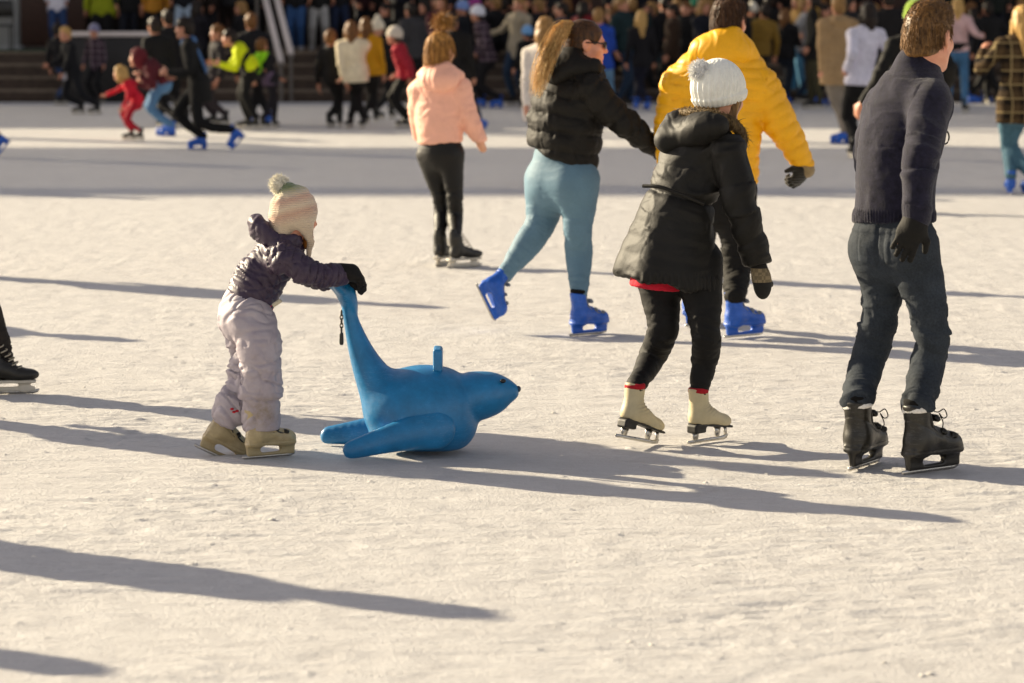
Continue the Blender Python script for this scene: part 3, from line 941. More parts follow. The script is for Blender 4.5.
    for q in (lL[4][0], lR[4][0]):
        S = SDF().cap(q - (0, 0, .03), q + (0, 0, .05), .0418); S.cut(q + (0, 0, .019), (0, 0, 1)); S.cut(q - (0, 0, .006), (0, 0, -1))
        build('sock', S, cloth('red_sock', '#b51d2a', .9, 200), f.root, .005)
    # patterned mitten
    S = SDF(); ax = [fd, unit(np.cross(fd, hb[0])), hb[0]]
    S.cap(hand - fd * .03, hand + fd * .03, .03, .037, k=.02)
    S.ell(hand + fd * .065, [ax[0], hb[0], ax[1]], (.06, .046, .03), k=.02)
    S.cap(hand + fd * .02 + hb[0] * .02, hand + fd * .07 + hb[0] * .05, .017, .013, k=.01)
    t = NT('patterned_mitten'); v = t.coords((1, 1, 1)); sx = t.n('SeparateXYZ'); t.l(v, sx.inputs[0])
    z0 = hand[2]; w = t.math('MULTIPLY', t.math('GREATER_THAN', sx.outputs[2], z0 - .055), t.math('LESS_THAN', sx.outputs[2], z0 - .0))
    ch = t.n('TexChecker'); ch.inputs['Scale'].default_value = 70; t.l(v, ch.inputs[0])
    wm = t.math('MULTIPLY', w, t.math('ADD', t.math('MULTIPLY', ch.outputs['Fac'], .4), .6))
    t.l(t.ramp(wm, [(0, srgb('#1d1a16')), (1, srgb('#8a7a5c'))]), t.b.inputs['Base Color']); t.b.inputs['Roughness'].default_value = .95
    t.l(t.bump(t.noise(v, 200, 3), .5, .004), t.b.inputs['Normal'])
    build('mitten', S, t.m, f.root, .005)
    pass
    pass

# ---- woman in the short black puffer jacket
def puffer_woman():
    f = Fig('woman in black puffer jacket and light blue leggings, one blue skate lifted behind', 15.86, 575, 'skaters on the ice')
    p, r = f.p, f.r
    hb = heading(28); hh = heading(5, 4)
    c = p(586, 44); hs = 1.0; neck = p(580, 72)
    torso = f.pts((576, 80, 0, 29), (570, 98, 0, 38), (565, 125, 0, 41.5), (561, 160, 0, 40))
    aR = f.pts((592, 92, -.15, 17), (612, 110, -.16, 15), (630, 127, -.14, 13), (659, 150, -.04, 9.5))
    aL = f.pts((556, 92, .16, 17), (566, 128, .28, 13), (590, 145, .36, 10))
    lL = f.pts((547, 180, .1, 22.5), (545, 203, .08, 19.5), (540, 224, .05, 15), (526, 246, .02, 14), (504, 275, -.02, 8))
    lR = f.pts((578, 180, -.08, 22), (578, 206, -.09, 18), (578, 232, -.1, 14), (579, 256, -.08, 13.5), (580, 295, -.06, 9))
    hand = p(661, 152, -.03)
    lR[-1] = (put_boot(f.root, 'rental:blue', (579, 291), 40, 0, .9, 335), r(8.5))
    lL[-1] = (put_boot(f.root, 'rental:blue', p(505, 274, -.02), 38, 60, .82), r(8))
    core_body(f, c, hh, hs, neck, torso, [aR, aL], [lL, lR], [(hand, unit(p(672, 161, .02) - hand), np.array([0, .3, -1.]), .92, 60, 1)], .005, SKIN_RED)
    eyes(f, c, hh, hs)
    fw, s_, uu = hh; L = lambda x, y, z: c + hs * (fw * x + s_ * y + uu * z)
    # sunglasses
    S = SDF()
    for e in (1, -1): S.ell(L(.1, .034 * e, .0), [fw + s_ * e * .25, s_, uu], (.006, .031, .022), k=.004)
    parts = [S.mesh(.003)]
    parts.append(tube([L(.105, -.012, .008), L(.108, 0, .011), L(.105, .012, .008)], .003))
    for e in (1, -1):
        parts.append(tube([L(.095, .064 * e, .008), L(.05, .078 * e, .01), L(-.01, .086 * e, .008)], .004))
    obj('sunglasses', *merge(*parts), plastic('dark_glasses', '#0d0b0a', .12), f.root)
    # hair: drawn back, long ponytail falling over the hood
    M = hair_mat('streaked_hair', '#2c1b0e', '#b98a48', .4)
    def ex(S, L): S.ell(L(-.1, 0, .06), hh, (.035, .04, .04), k=.03)
    S = cap_hair(c, hh, hs, .007, -.06, extra=ex)
    V, Fc = S.mesh(.005); V = streaks(V, normals(V, Fc), hh, c, .003, 15, 110)
    obj('hair', V, Fc, hair_mat('dark_brown_hair', '#22150c', '#5c3d20', .4), f.root)
    g = np.random.default_rng(8); n = 650; K = 18; tt = np.linspace(0, 1, K)
    base = spline([L(-.075, 0, .05), p(569, 25, -.02), p(560, 31, -.08), p(551, 48, -.18), p(543, 66, -.22), p(538, 82, -.22), p(534, 95, -.2)], K)
    off = g.normal(0, 1, (n, 3)); off /= np.linalg.norm(off, axis=1)[:, None]; off *= g.uniform(0, 1, n)[:, None] ** .6
    prof = np.interp(tt, [0, .12, .3, .55, .8, 1], [.014, .022, .028, .034, .03, .02])
    ph = g.uniform(0, 6.28, (n, 1, 3)); fq = g.uniform(3, 8, (n, 1, 3))
    wav = np.sin(tt[None, :, None] * fq + ph) * (.011 * tt[None, :, None] + .003) 
    lk = g.normal(0, 1, (9, 3)) * .014; off2 = lk[g.integers(0, 9, n)]      # locks that hang together
    le = g.uniform(.55, .95, n)
    paths = np.stack([np.stack([np.interp(tt * q, tt, base[:, a_]) for a_ in range(3)], 1) for q in le]) + off[:, None] * prof[None, :, None] + wav + off2[:, None] * tt[None, :, None] * 1.6
    obj('ponytail', *tubes(paths, .002, 4, .3), hair_mat('blonde_ponytail', '#a06c30', '#f4d08a', .5), f.root)
    # puffer jacket
    S = SDF(); u = hb[0]
    line(S, torso, u=u, sc=.86, k=.06)
    S.cap(torso[0][0], aR[0][0], r(19), r(17), k=.05); S.cap(torso[0][0], aL[0][0], r(19), r(17), k=.05)
    line(S, aR, k=.03); line(S, aL, k=.03)
    S.cut(p(561, 160), p(557, 180) - p(562, 158) + np.array([-.02, 0, 0]), k=.02)
    S.cap(p(581, 82), p(586, 66), r(24), r(20), u=u, sc=.95, k=.03)
    S.cap(p(588, 64), p(590, 50), r(16), r(17), k=.012, op='-')
    bn = limb_bones([[(p(578, 60), r(24))] + torso, aR, aL])
    build('puffer_jacket', S, cloth('black_quilted_nylon', '#211c13', .68, 260, .12, .3, spec=.28, big=6), f.root, .0075,
          [lambda V, N: quilt(V, N, bn, .098, .016, 3, .008), lambda V, N: wrinkle(V, N, bn, .0045, 9, 16, [(aR[2][0], 1), (aR[0][0], 1), (aL[0][0], 1)], .012, .1, 6)])
    S = SDF()      # hood
    S.ell(p(565, 64, -.05), [unit(p(585, 52) - p(550, 74)), hb[1], np.cross(unit(p(585, 52) - p(550, 74)), hb[1])], (r(24), r(24), r(14)), k=.02)
    S.cap(p(556, 70, -.1), p(594, 68, -.14), r(12), r(10), k=.04); S.cap(p(552, 72, .05), p(590, 62, .16), r(12), r(10), k=.04)
    V, Fc = S.mesh(.007); V = wrinkle(V, normals(V, Fc), limb_bones([[(p(550, 66), .1), (p(598, 66), .1)]]), .008, 5, 12, seed=31, sharp=.8)
    obj('hood', V, Fc, cloth('black_quilted_nylon', '#211c13', .68, 260, .12, .3, spec=.28, big=6), f.root)
    # leggings
    S = SDF()
    S.cap(p(563, 160), p(562, 178), r(33), r(34.5), u=u, sc=.85, k=.05)
    line(S, lL, k=.035); line(S, lR, k=.035)
    S.ell(p(546, 184, .02), hb, (.095, .1, .12), k=.07); S.ell(p(572, 184, -.13), hb, (.095, .1, .12), k=.07)
    bn2 = limb_bones([lL, lR])
    build('leggings', S, cloth('light_blue_leggings', '#66879a', .65, 300, .12, .12, spec=.3), f.root, .0065,
          lambda V, N: wrinkle(V, N, bn2, .0014, 5, 22, [(lL[2][0], 1), (lR[2][0], .8), (lL[4][0], 1), (lR[4][0], 1), (p(562, 212, -.1), .35)], .009, .1, 12, .8, .3))
    for q in (lL[4][0] , lR[4][0]):
        pass
    pass
    pass

# ---- man in the yellow down jacket
def yellow_man():
    f = Fig('man from behind in a bright yellow down jacket and black trousers', 15.72, 718, 'skaters on the ice')
    p, r = f.p, f.r
    hb = heading(74); hh = heading(66)
    c = p(729, 22); hs = 1.04; neck = p(724, 52)
    torso = f.pts((723, 66, 0, 34), (720, 90, 0, 47), (718, 130, 0, 43), (716, 182, 0, 42))
    aR = f.pts((761, 88, -.05, 18), (775, 112, -.06, 17), (785, 130, -.06, 15), (804, 165, -.02, 10.5))
    aL = f.pts((680, 86, .05, 19), (673, 112, .04, 17), (669, 128, .02, 15), (667, 158, -.04, 11))
    lR = f.pts((736, 192, -.03, 21), (737, 245, -.02, 16), (737, 270, -.02, 14), (735, 300, -.02, 12.5))
    lL = f.pts((702, 192, .05, 21), (698, 245, .2, 16), (694, 268, .3, 14), (692, 293, .38, 12))
    hand = p(806, 168, -.02); fd = unit(p(794, 183, -.03) - hand)
    lR[-1] = (put_boot(f.root, 'rental:blue', (734, 292), 38, 0, .95, 337), r(11))
    lL[-1] = (put_boot(f.root, 'rental:blue', (691, 288), 62, 0, .95, 325), r(11))
    core_body(f, c, hh, hs, neck, torso, [aR, aL], [lR, lL], [(p(667, 160, -.04), np.array([0, 0, -1.]), hb[0], .95, 50, -1)], .0075, SKIN_RED)
    S = cap_hair(c, hh, hs, .004, -.05, extra=lambda S, L: (S.cut(L(-.09, 0, -.07), -hh[2] + hh[0] * .25, k=.01), [S.ell(L(-.03, .1 * e, -.075), hh, (.1, .046, .06), k=.02, op='-') for e in (1, -1)], [S.ell(L(.002, .097 * e, -.022), hh, (.044, .036, .058), k=.008, op='-') for e in (1, -1)], S.ell(L(.02, 0, .08), hh, (.085, .07, .045), k=.03), S.ell(L(-.085, 0, -.03), hh, (.03, .055, .05), k=.03)))
    V, Fc = S.mesh(.006); N = normals(V, Fc); V = streaks(V, N, hh, c, .004, 80, 25)
    H = tufts(V, N, 4200, .02, .0014, lambda q: np.tile(hh[0] * .2 - hh[2] * 1.6, (len(q), 1)), 3, .1, 4, .16, keep=V[:, 2] > c[2] - .035)
    obj('hair', *merge((V, Fc), H), hair_mat('dark_hair', '#2a1a0e', '#5c3c20', .5), f.root)
    S = SDF(); u = hb[0]
    line(S, torso, u=u, sc=.68, k=.06)
    S.cap(torso[0][0], aR[0][0], r(24), r(18), k=.06); S.cap(torso[0][0], aL[0][0], r(24), r(18), k=.06)
    line(S, aR, k=.03); line(S, aL, k=.03)
    S.cut(p(716, 183), (0, 0, -1), k=.012); S.cut(p(804, 166, -.02), fd + unit(p(804, 165) - p(785, 130)), .012, .1)
    MY = cloth('yellow_down_nylon', '#f0a802', .5, 260, .12, .1, spec=.4, big=6)
    bn = limb_bones([torso, aR, aL])
    build('down_jacket', S, MY, f.root, .007,
          [lambda V, N: quilt(V, N, bn, .058, .009, 5, .0045), lambda V, N: wrinkle(V, N, bn, .004, 4, 9, [(aR[2][0], 1), (aR[0][0], 1), (aL[0][0], 1)], .012, .12, 16)])
    S = SDF()      # stand-up hood round the neck
    S.ell(p(722, 51, -.05), [hb[1], hb[0], hb[2]], (r(32), r(24), r(19)), k=.02)
    S.cap(p(700, 60, -.02), p(727, 40, -.08), r(12), r(12), k=.05); S.cap(p(748, 58, -.06), p(727, 40, -.08), r(11), r(12), k=.05)
    S.cap(p(726, 50, .02), p(729, 28, .06), r(15), r(18), k=.02, op='-')
    V, Fc = S.mesh(.007); V = wrinkle(V, normals(V, Fc), limb_bones([[(p(690, 56), .1), (p(754, 56), .1)]]), .009, 5, 9, seed=33, sharp=.8)
    obj('hood', V, Fc, MY, f.root)
    S = SDF(); S.cap(p(717, 175), p(718, 195), r(36), r(36), u=u, sc=.7); line(S, lR, k=.03); line(S, lL, k=.03)
    bn2 = limb_bones([lR, lL])
    build('trousers', S, cloth('black_trousers', '#171410', .8, 220, .25), f.root, .008,
          lambda V, N: wrinkle(V, N, bn2, .004, 5, 16, [(lR[1][0], 1), (lR[3][0], 1.2)], .011, .13, 9, .8))
    S = SDF(); hand_prims(S, hand, fd, unit(np.array([-.6, .3, -.2])), 1.0, 62, -1, fat=1.25)
    build('glove', S, knit('dark_striped_glove', '#3c372b', 140, 'z', .6, .5), f.root, .0055)
    S = SDF(); line(S, f.pts((804, 163, -.02, 8.5), (807, 170, -.02, 8)), k=.01)
    build('glove_cuff', S, knit('tan_cuff', '#a08a63', 200, 'z', .5), f.root, .006)
    pass
    pass

# ---- girl in pink
def pink_girl():
    f = Fig('girl in a pale pink hooded jacket and black leggings, hair in a messy bun', 19.9, 448, 'skaters on the ice')
    p, r = f.p, f.r
    hb = heading(62); hh = heading(58, 2)
    c = p(441, 51); hs = .97; neck = p(440, 72)
    torso = f.pts((440, 80, 0, 20), (439, 95, 0, 24), (439, 118, 0, 24.5), (440, 145, 0, 24))
    aR = f.pts((460, 90, -.04, 10.5), (466, 108, -.06, 10.5), (471, 122, -.06, 9.5), (483, 149, .0, 6.5))
    aL = f.pts((420, 92, .06, 11), (418, 112, .1, 10), (420, 135, .2, 8))
    lR = f.pts((451, 155, -.03, 13.5), (453, 180, -.04, 10.5), (455, 200, -.05, 7.8), (455, 218, -.04, 8), (456, 243, -.03, 5.5))
    lL = f.pts((430, 155, .05, 13.5), (436, 180, .05, 10), (440, 198, .05, 7.5), (441, 216, .05, 7.5), (440, 242, .07, 5.5))
    lR[-1] = (put_boot(f.root, 'hockey', (456, 235), 38, 0, .9, 267), r(5.5))
    lL[-1] = (put_boot(f.root, 'hockey', (440, 235), 68, 0, .9, 265), r(5.5))
    core_body(f, c, hh, hs, neck, torso, [aR, aL], [lR, lL], [(p(479, 141, 0), unit(p(486, 156) - p(480, 142)), hb[0], .5, 60, -1)], .009, SKIN)
    fw, s_, uu = hh; L = lambda x, y, z: c + hs * (fw * x + s_ * y + uu * z)
    M = hair_mat('golden_brown_hair', '#5f3c18', '#d09a50', .5)
    S = cap_hair(c, hh, hs, .014, -.12, extra=lambda S, L: S.ell(L(-.05, 0, -.06), hh, (.06, .07, .07), k=.03))
    V, Fc = S.mesh(.007); N = normals(V, Fc); V = streaks(V, N, hh, c, .003, 90, 6)
    H = tufts(V, N, 2200, .05, .0014, lambda q: np.tile(-hh[2] * 2.2, (len(q), 1)), 5, .05, 4, .1)
    obj('hair', *merge((V, Fc), H), M, f.root)
    S = SDF(); S.ell(p(443, 25), XA, (.045, .045, .035))
    V, Fc = S.mesh(.008); N = normals(V, Fc); V = V + N * (.016 * noise(V * 40, 4))[:, None]
    g = np.random.default_rng(3); n = 420; cc = p(443, 24); tt = np.linspace(0, 1, 9)
    a0 = g.uniform(0, 6.28, n); el = g.normal(.3, .55, n); ln = g.uniform(.05, .1, n)
    dr = np.stack([np.cos(a0) * np.cos(el), np.sin(a0) * np.cos(el), np.sin(el)], 1)
    paths = cc + dr[:, None] * (ln[:, None] * tt)[:, :, None] + .018 * np.sin(tt[None, :, None] * 5 + g.uniform(0, 6.28, (n, 1, 3)))
    H = tubes(paths, .0026, 3, .3)
    obj('hair_bun', *merge((V, Fc), H), M, f.root)
    S = SDF(); u = hb[0]
    line(S, torso, u=u, sc=.74, k=.05)
    S.cap(torso[0][0], aR[0][0], r(13), r(10.5), k=.05); S.cap(torso[0][0], aL[0][0], r(13), r(10.5), k=.05)
    line(S, aR, k=.03); line(S, aL, k=.03)
    S.cut(p(440, 143), (.05, 0, -1), k=.015); S.cut(p(484, 151, 0), p(483, 149) - p(471, 122), .01, .08)
    MP = cloth('pale_pink_shell', '#efae96', .6, 240, .15, .1, spec=.3)
    bn = limb_bones([torso, aR, aL])
    build('jacket', S, MP, f.root, .009, lambda V, N: wrinkle(V, N, bn, .007, 4, 9, [(aR[2][0], 1), (aR[0][0], .8), (torso[3][0], .8)], .013, .12, 4))
    S = SDF(); S.ell(p(440, 80, -.09), [hb[1], hb[0], hb[2]], (r(20), r(12), r(13)), k=.02)
    S.cap(p(424, 76, 0), p(436, 68, -.06), r(7), r(8), k=.04); S.cap(p(458, 76, -.06), p(446, 68, -.08), r(7), r(8), k=.04)
    V, Fc = S.mesh(.009); V = wrinkle(V, normals(V, Fc), limb_bones([[(p(420, 76), .1), (p(460, 76), .1)]]), .008, 5, 9, seed=13)
    obj('hood', V, Fc, MP, f.root)
    S = SDF(); S.cap(p(440, 138), p(441, 152), r(20), r(22), u=u, sc=.8); line(S, lR, k=.03); line(S, lL, k=.03)
    bn2 = limb_bones([lR, lL])
    build('leggings', S, cloth('black_leggings', '#16130f', .5, 260, .12, .2), f.root, .009,
          lambda V, N: wrinkle(V, N, bn2, .002, 6, 22, [(lR[2][0], 1), (lL[2][0], 1)], .005, .1, 9, .8))
    pass
    pass

# ---- child pushing the seal
def child():
    f = Fig('small child in a purple jacket and cream earflap hat pushing the blue seal', 11.49, 255)
    f.root['group'] = 'skaters on the ice'
    p, r = f.p, f.r
    hb = heading(12); hh = heading(34, 4)
    c = p(296, 217); hs = .80; neck = p(284, 243)
    torso = f.pts((281, 248, 0, 20), (272, 262, 0, 25), (259, 280, 0, 27), (244, 312, 0, 28))
    aR = f.pts((283, 258, -.13, 14), (300, 269, -.15, 13), (316, 274, -.14, 12), (342, 275, -.08, 10.5))
    aL = f.pts((286, 256, .13, 14), (305, 272, .15, 12), (325, 280, .1, 10.5), (343, 276, .05, 9))
    lR = f.pts((248, 312, -.06, 23), (259, 342, -.08, 22), (262, 366, -.08, 21), (261, 396, -.07, 19.5), (263, 424, -.07, 18))
    lL = f.pts((240, 312, .06, 20), (245, 345, .06, 18), (248, 370, .05, 18.5), (238, 396, .03, 19), (229, 414, .02, 17.5))
    hR = p(346, 272, -.08); hL = p(346, 276, .05)
    put_boot(f.root, 'rental:tan', (256, 418), 30, 0, .76, 460)
    put_boot(f.root, 'rental:tan', p(228, 410, .05), 12, 27, .78)
    core_body(f, c, hh, hs, neck, torso, [aR, aL], [lR, lL], [], .006, skin_mat('#d79a7c'), .7)
    eyes(f, c, hh, hs)
    fw, s_, uu = hh; L = lambda x, y, z: c + hs * (fw * x + s_ * y + uu * z)
    # hair wisps by the cheek
    S = SDF(); S.cap(L(.035, -.066, -.04), L(.045, -.06, -.13), .02, .016); S.cap(L(.035, .066, -.04), L(.045, .06, -.13), .02, .016)
    V, Fc = S.mesh(.005); V = streaks(V, normals(V, Fc), hh, c, .005)
    obj('hair', V, Fc, hair_mat('ginger_hair', '#7a4418', '#d08a3c'), f.root)
    # earflap hat
    S = SDF()
    S.ell(L(-.016, 0, .03), hh, np.array((.12, .1, .118)) * hs)
    S.cap(L(-.02, 0, .1), L(-.045, 0, .135), .06 * hs, .03 * hs, k=.03)
    S.cut(L(-.02, 0, -.028), -uu - fw * .05, k=.012)
    for e in (1, -1):
        S.cap(L(-.0, .084 * e, -.03), L(.045, .076 * e, -.115), .045 * hs, .016 * hs, u=s_, sc=.5, k=.03)
        S.cap(L(.045, .076 * e, -.115), L(.035, .074 * e, -.2), .012, .01, k=.01)
    S.cap(L(-.07, 0, -.03), L(-.08, 0, -.07), .06 * hs, .05 * hs, u=s_, sc=1.2, k=.03)
    t = NT('striped_cream_knit'); v = t.coords()
    hz = t.n('SeparateXYZ'); t.l(v, hz.inputs[0])
    z0 = c[2]; x0 = c[0] - f.root.location[0]
    hgt = t.math('ADD', t.math('MULTIPLY', t.math('SUBTRACT', hz.outputs[2], z0), 1.0), t.math('MULTIPLY', t.math('SUBTRACT', hz.outputs[0], x0), -.25))
    hgt = t.math('ADD', hgt, t.math('MULTIPLY', t.math('SUBTRACT', t.noise(v, 30, 3), .5), .012))
    cc = t.ramp(t.math('ADD', t.math('MULTIPLY', hgt, 4.), .5), [(.0, srgb('#d2bb9e')), (.42, srgb('#d6c2a6')), (.58, srgb('#c9a28a')), (.68, srgb('#dac6aa')), (.80, srgb('#cba48e')), (.88, srgb('#d0bea2')), (.965, srgb('#94946e')), (1., srgb('#67754f'))])
    t.l(cc, t.b.inputs['Base Color']); t.b.inputs['Roughness'].default_value = .95; t.b.inputs['Sheen Weight'].default_value = .4
    w = t.n('TexWave', bands_direction='Z'); w.inputs['Scale'].default_value = 38; w.inputs['Distortion'].default_value = 3; t.l(v, w.inputs['Vector'])
    t.l(t.bump(t.noise(v, 240, 3), .5, .004, t.bump(w.outputs['Fac'], .5, .004)), t.b.inputs['Normal'])
    build('hat', S, t.m, f.root, .0045, lambda V, N: V + N * (.003 * noise(V * 60, 2))[:, None])
    pompom('pompom', p(279, 184), r(9.5), cloth('cream_pompom', '#efdccc', .95, 200), f.root)
    # quilted jacket
    S = SDF(); u = hb[0]
    line(S, torso, u=u, sc=.92, k=.05)
    S.cap(torso[0][0], aR[0][0], r(16), r(14), k=.04); S.cap(torso[0][0], aL[0][0], r(16), r(14), k=.04)
    line(S, aR, k=.03); line(S, aL, k=.025)
    S.cut(p(249, 303), p(220, 349) - p(249, 303), k=.012, rad=.25)
    S.cap(neck, p(290, 236), r(18), r(15), k=.03)
    MJ = cloth('purple_quilted_nylon', '#47354f', .5, 260, .12, .2, spec=.45, big=6)
    bn = limb_bones([torso, aR, aL])
    build('jacket', S, MJ, f.root, .0055,
          [lambda V, N: quilt(V, N, bn, .05, .009, 8, .0035, .55), lambda V, N: wrinkle(V, N, bn, .0045, 6, 14, [(aR[2][0], 1), (aR[0][0], 1.2), (aL[0][0], 1)], .009, .09, 5)])
    S = SDF()      # hood
    e1 = unit(p(284, 244) - p(254, 217)); e3 = unit(np.cross(e1, hb[1]))
    S.chain([(p(257, 223), r(9.5)), (p(264, 230), r(13)), (p(276, 238), r(14)), (p(286, 245), r(12))], hb[1], 1.75, k=.02)
    S.cap(p(284, 246, -.07), p(292, 240, -.06), r(11), r(8), k=.04); S.cap(p(284, 246, .07), p(292, 240, .06), r(11), r(8), k=.04)
    S.ell(p(288, 218, 0), hh, (r(25), r(26), r(26)), k=.01, op='-')
    V, Fc = S.mesh(.0055); V = wrinkle(V, normals(V, Fc), limb_bones([[(p(250, 222), .1), (p(290, 240), .1)]]), .009, 7, 16, seed=15, sharp=.8)
    obj('hood', V, Fc, MJ, f.root)
    V, Fc = SDF().box(p(277, 303, -.15), [unit(p(281, 297) - p(272, 303)), XA[1], np.cross(unit(p(281, 297) - p(272, 303)), XA[1])], (.02, .006, .008), .004).mesh(.003)
    obj('pocket_flap', V, Fc, cloth('pale_tab', '#b9b09a', .7), f.root)
    # pink shirt hem
    S = SDF().cap(p(252, 298), p(245, 310), r(25), r(25), u=u, sc=.95); S.cut(p(248, 306), p(220, 349) - p(249, 303), k=.004)
    build('shirt', S, cloth('pink_jersey', '#c2345c', .85), f.root, .006)
    # snow trousers
    S = SDF()
    S.cap(p(247, 302), p(243, 318), r(23.5), r(24), u=u, sc=.95, k=.03)
    line(S, lR, k=.03); line(S, lL, k=.03)
    S.ell(p(238, 316, 0), hb, (r(15), r(20), r(19)), k=.05)
    S.cut(p(265, 428), (.05, 0, -1), k=.006)
    t = NT('lilac_snow_trousers'); v = t.coords()
    mk = p(264, 416, -.15) - np.array(f.root.location)
    d = t.n('VectorMath', operation='DISTANCE'); t.l(t.n('TexCoord').outputs['Object'], d.inputs[0]); d.inputs[1].default_value = mk
    dirt = t.math('MULTIPLY', t.ramp(t.math('MULTIPLY', t.math('ADD', d.outputs['Value'], t.math('MULTIPLY', t.noise(v, 22, 5), .09)), 5.), [(.2, (.8,) * 3), (.75, (0,) * 3)]), t.ramp(t.noise(v, 40, 5), [(.35, (.25,) * 3), (.65, (1,) * 3)]))
    base = t.ramp(t.noise(v, 12, 5), [(.3, srgb('#958c95')), (.7, srgb('#aaa2a9'))])
    mx = t.n('MixRGB'); t.l(dirt, mx.inputs[0]); t.l(base, mx.inputs[1]); mx.inputs[2].default_value = (*srgb('#75623c'), 1)
    t.l(mx.outputs[0], t.b.inputs['Base Color']); t.b.inputs['Roughness'].default_value = .6
    t.l(t.bump(t.noise(v, 220, 2), .15, .004, t.bump(t.noise(v, 25, 3), .2, .012)), t.b.inputs['Normal'])
    bn2 = limb_bones([lR, lL])
    build('snow_trousers', S, t.m, f.root, .0055,
          lambda V, N: wrinkle(V, N, bn2, .006, 5, 12, [(lR[2][0], 1), (lL[2][0], 1), (lR[4][0], .8), (lL[4][0], .8), (lR[0][0], .8)], .014, .11, 3, .8, .7))
    # small red emblem on the trouser leg
    ps = []
    for dx, dy in ((0, 0), (5, 2), (2, 3)):
        q = p(232 + dx, 409 + dy, -.11)
        ps.append(SDF().ell(q, XA, (.008, .012, .005)).mesh(.0025))
    obj('emblem', *merge(*ps), cloth('red_print', '#b02030', .8), f.root)
    for hw, th, dd in ((hR, 1, -.02), (hL, -1, .02)):
        S = SDF(); hand_prims(S, hw, unit(np.array([.8, -dd * 2, -.35])), np.array([-.3, 0, -1.]), .74, 75, th, fat=1.35)
        S.cap(hw - np.array([.03, 0, 0]), hw + np.array([.02, 0, 0]), .031, .032, k=.02)
        build('glove', S, cloth('black_glove', '#1c1714', .75, 160, .3), f.root, .0045)
    pass
    pass

# ---- blue seal skating aid
def seal():
    D = 11.55; k = D * 1.005 / F
    p = lambda x, y, o=0: P(x, y, D + o)
    b = P(425, 455, D)
    root = thing('seal_skating_aid', 'bright blue plastic seal skating aid with upright tail held by the child', 'skating aid', (b[0], D, 0))
    M = plastic('blue_moulded_plastic', '#1672a6', .36, .2, .1, scuff=.35)
    S = SDF(); y = (0, 1, 0)
    L = lambda *q: [(p(x, yy, o), r * k) for x, yy, o, r in q]
    line(S, L((408, 408.5, 0, 41), (422, 408, 0, 43.5), (436, 408.5, 0, 43)), u=y, sc=1.06, k=.02)
    line(S, L((398, 426, 0, 25), (425, 426, 0, 28), (444, 427, 0, 25)), u=y, sc=1.2, k=.04)
    S.ell(p(446, 424, 0), XA, (30 * k, 40 * k, 27 * k), k=.03)
    line(S, L((398, 414, 0, 34), (383, 393, 0, 23.5), (368, 367, 0, 15.8), (357, 340, 0, 10.6), (348.5, 310, 0, 6.6), (345, 290, 0, 7)), u=y, sc=1.25, k=.03)
    line(S, L((474, 396.5, 0, 25.5), (488, 394, 0, 22.5), (499, 392, 0, 16.5), (509.5, 391.5, 0, 10)), u=y, sc=1.0, k=.012)
    for e in (1, -1):      # tail flukes
        S.cap(p(349, 298), p(338, 284, .06 * e), 9 * k, 10 * k, u=unit(p(360, 290) - p(340, 300)), sc=.5, k=.03)
        S.cap(p(338, 284, .06 * e), p(331, 277, .11 * e), 9 * k, 6 * k, u=unit(p(360, 290) - p(340, 300)), sc=.5, k=.02)
    S.chain([(p(347, 296), 6.5 * k), (p(337, 286), 6 * k), (p(327, 282), 4 * k)], y, 1.7, k=.02)
    S.chain([(p(347, 296), 6.5 * k), (p(348, 284), 6 * k), (p(346, 275), 4.5 * k)], y, 1.7, k=.02)
    S.cut((0, 0, .012), (0, 0, -1), k=.02)
    V, Fc = S.mesh(.006, 8)
    obj('body', V, Fc, M, root)
    for e in (-1, 1):      # flippers lying on the ice, pointing back
        o = -.17 if e < 0 else .17
        S = SDF()
        q = [(p(435, 429, o * .92), 20.5 * k), (p(412, 433, o), 17.5 * k), (p(385, 440, o * 1.08), 13.5 * k), (p(352, 450, o * 1.2), 9.5 * k)]
        if e > 0: q = [(a - (.085, 0, 0), r * 1.12) for a, r in q]
        q = [(np.array([a[0], a[1], max(a[2], r * .85)]), r) for a, r in q]
        line(S, q, u=(.0, 1, -.15), sc=.62, k=.01)
        S.cut((0, 0, .004), (0, 0, -1), k=.01)
        obj('flipper', *S.mesh(.005, 7), M, root)
    S = SDF().box(p(438, 359), [unit(p(442, 350) - p(440, 370)), y, XA[0]], (.045, .07, .018), .01)
    obj('handle', *S.mesh(.004), M, root)
    for e in (1, -1):
        obj('eye', *SDF().ell(p(503, 381, .062 * e), XA, (.012, .008, .009)).mesh(.0025), plastic('black_eye', '#0e0c0b', .15), root)
    obj('nose', *SDF().ell(p(518, 389), XA, (.012, .016, .013)).mesh(.003), plastic('dark_nose', '#12334a', .4), root)
    # short chain with a clasp
    ps = []
    for i in range(5):
        c = p(341.5, 313 + i * 4.2, -.05); a = np.linspace(0, 2 * math.pi, 11)
        e1 = np.array([1, 0, 0]) if i % 2 else np.array([.3, .95, 0])
        ps.append(tube([c + e1 * .0055 * math.cos(t) + np.array([0, 0, .0115 * math.sin(t)]) for t in a], .0024, 5))
    obj('chain', *merge(*ps), metal('chain_steel', '#5a564e', .4), root)
    obj('clasp', *SDF().cap(p(341.5, 334, -.05), p(341.5, 343, -.05), .008, .009).mesh(.003), M_BLACK, root)

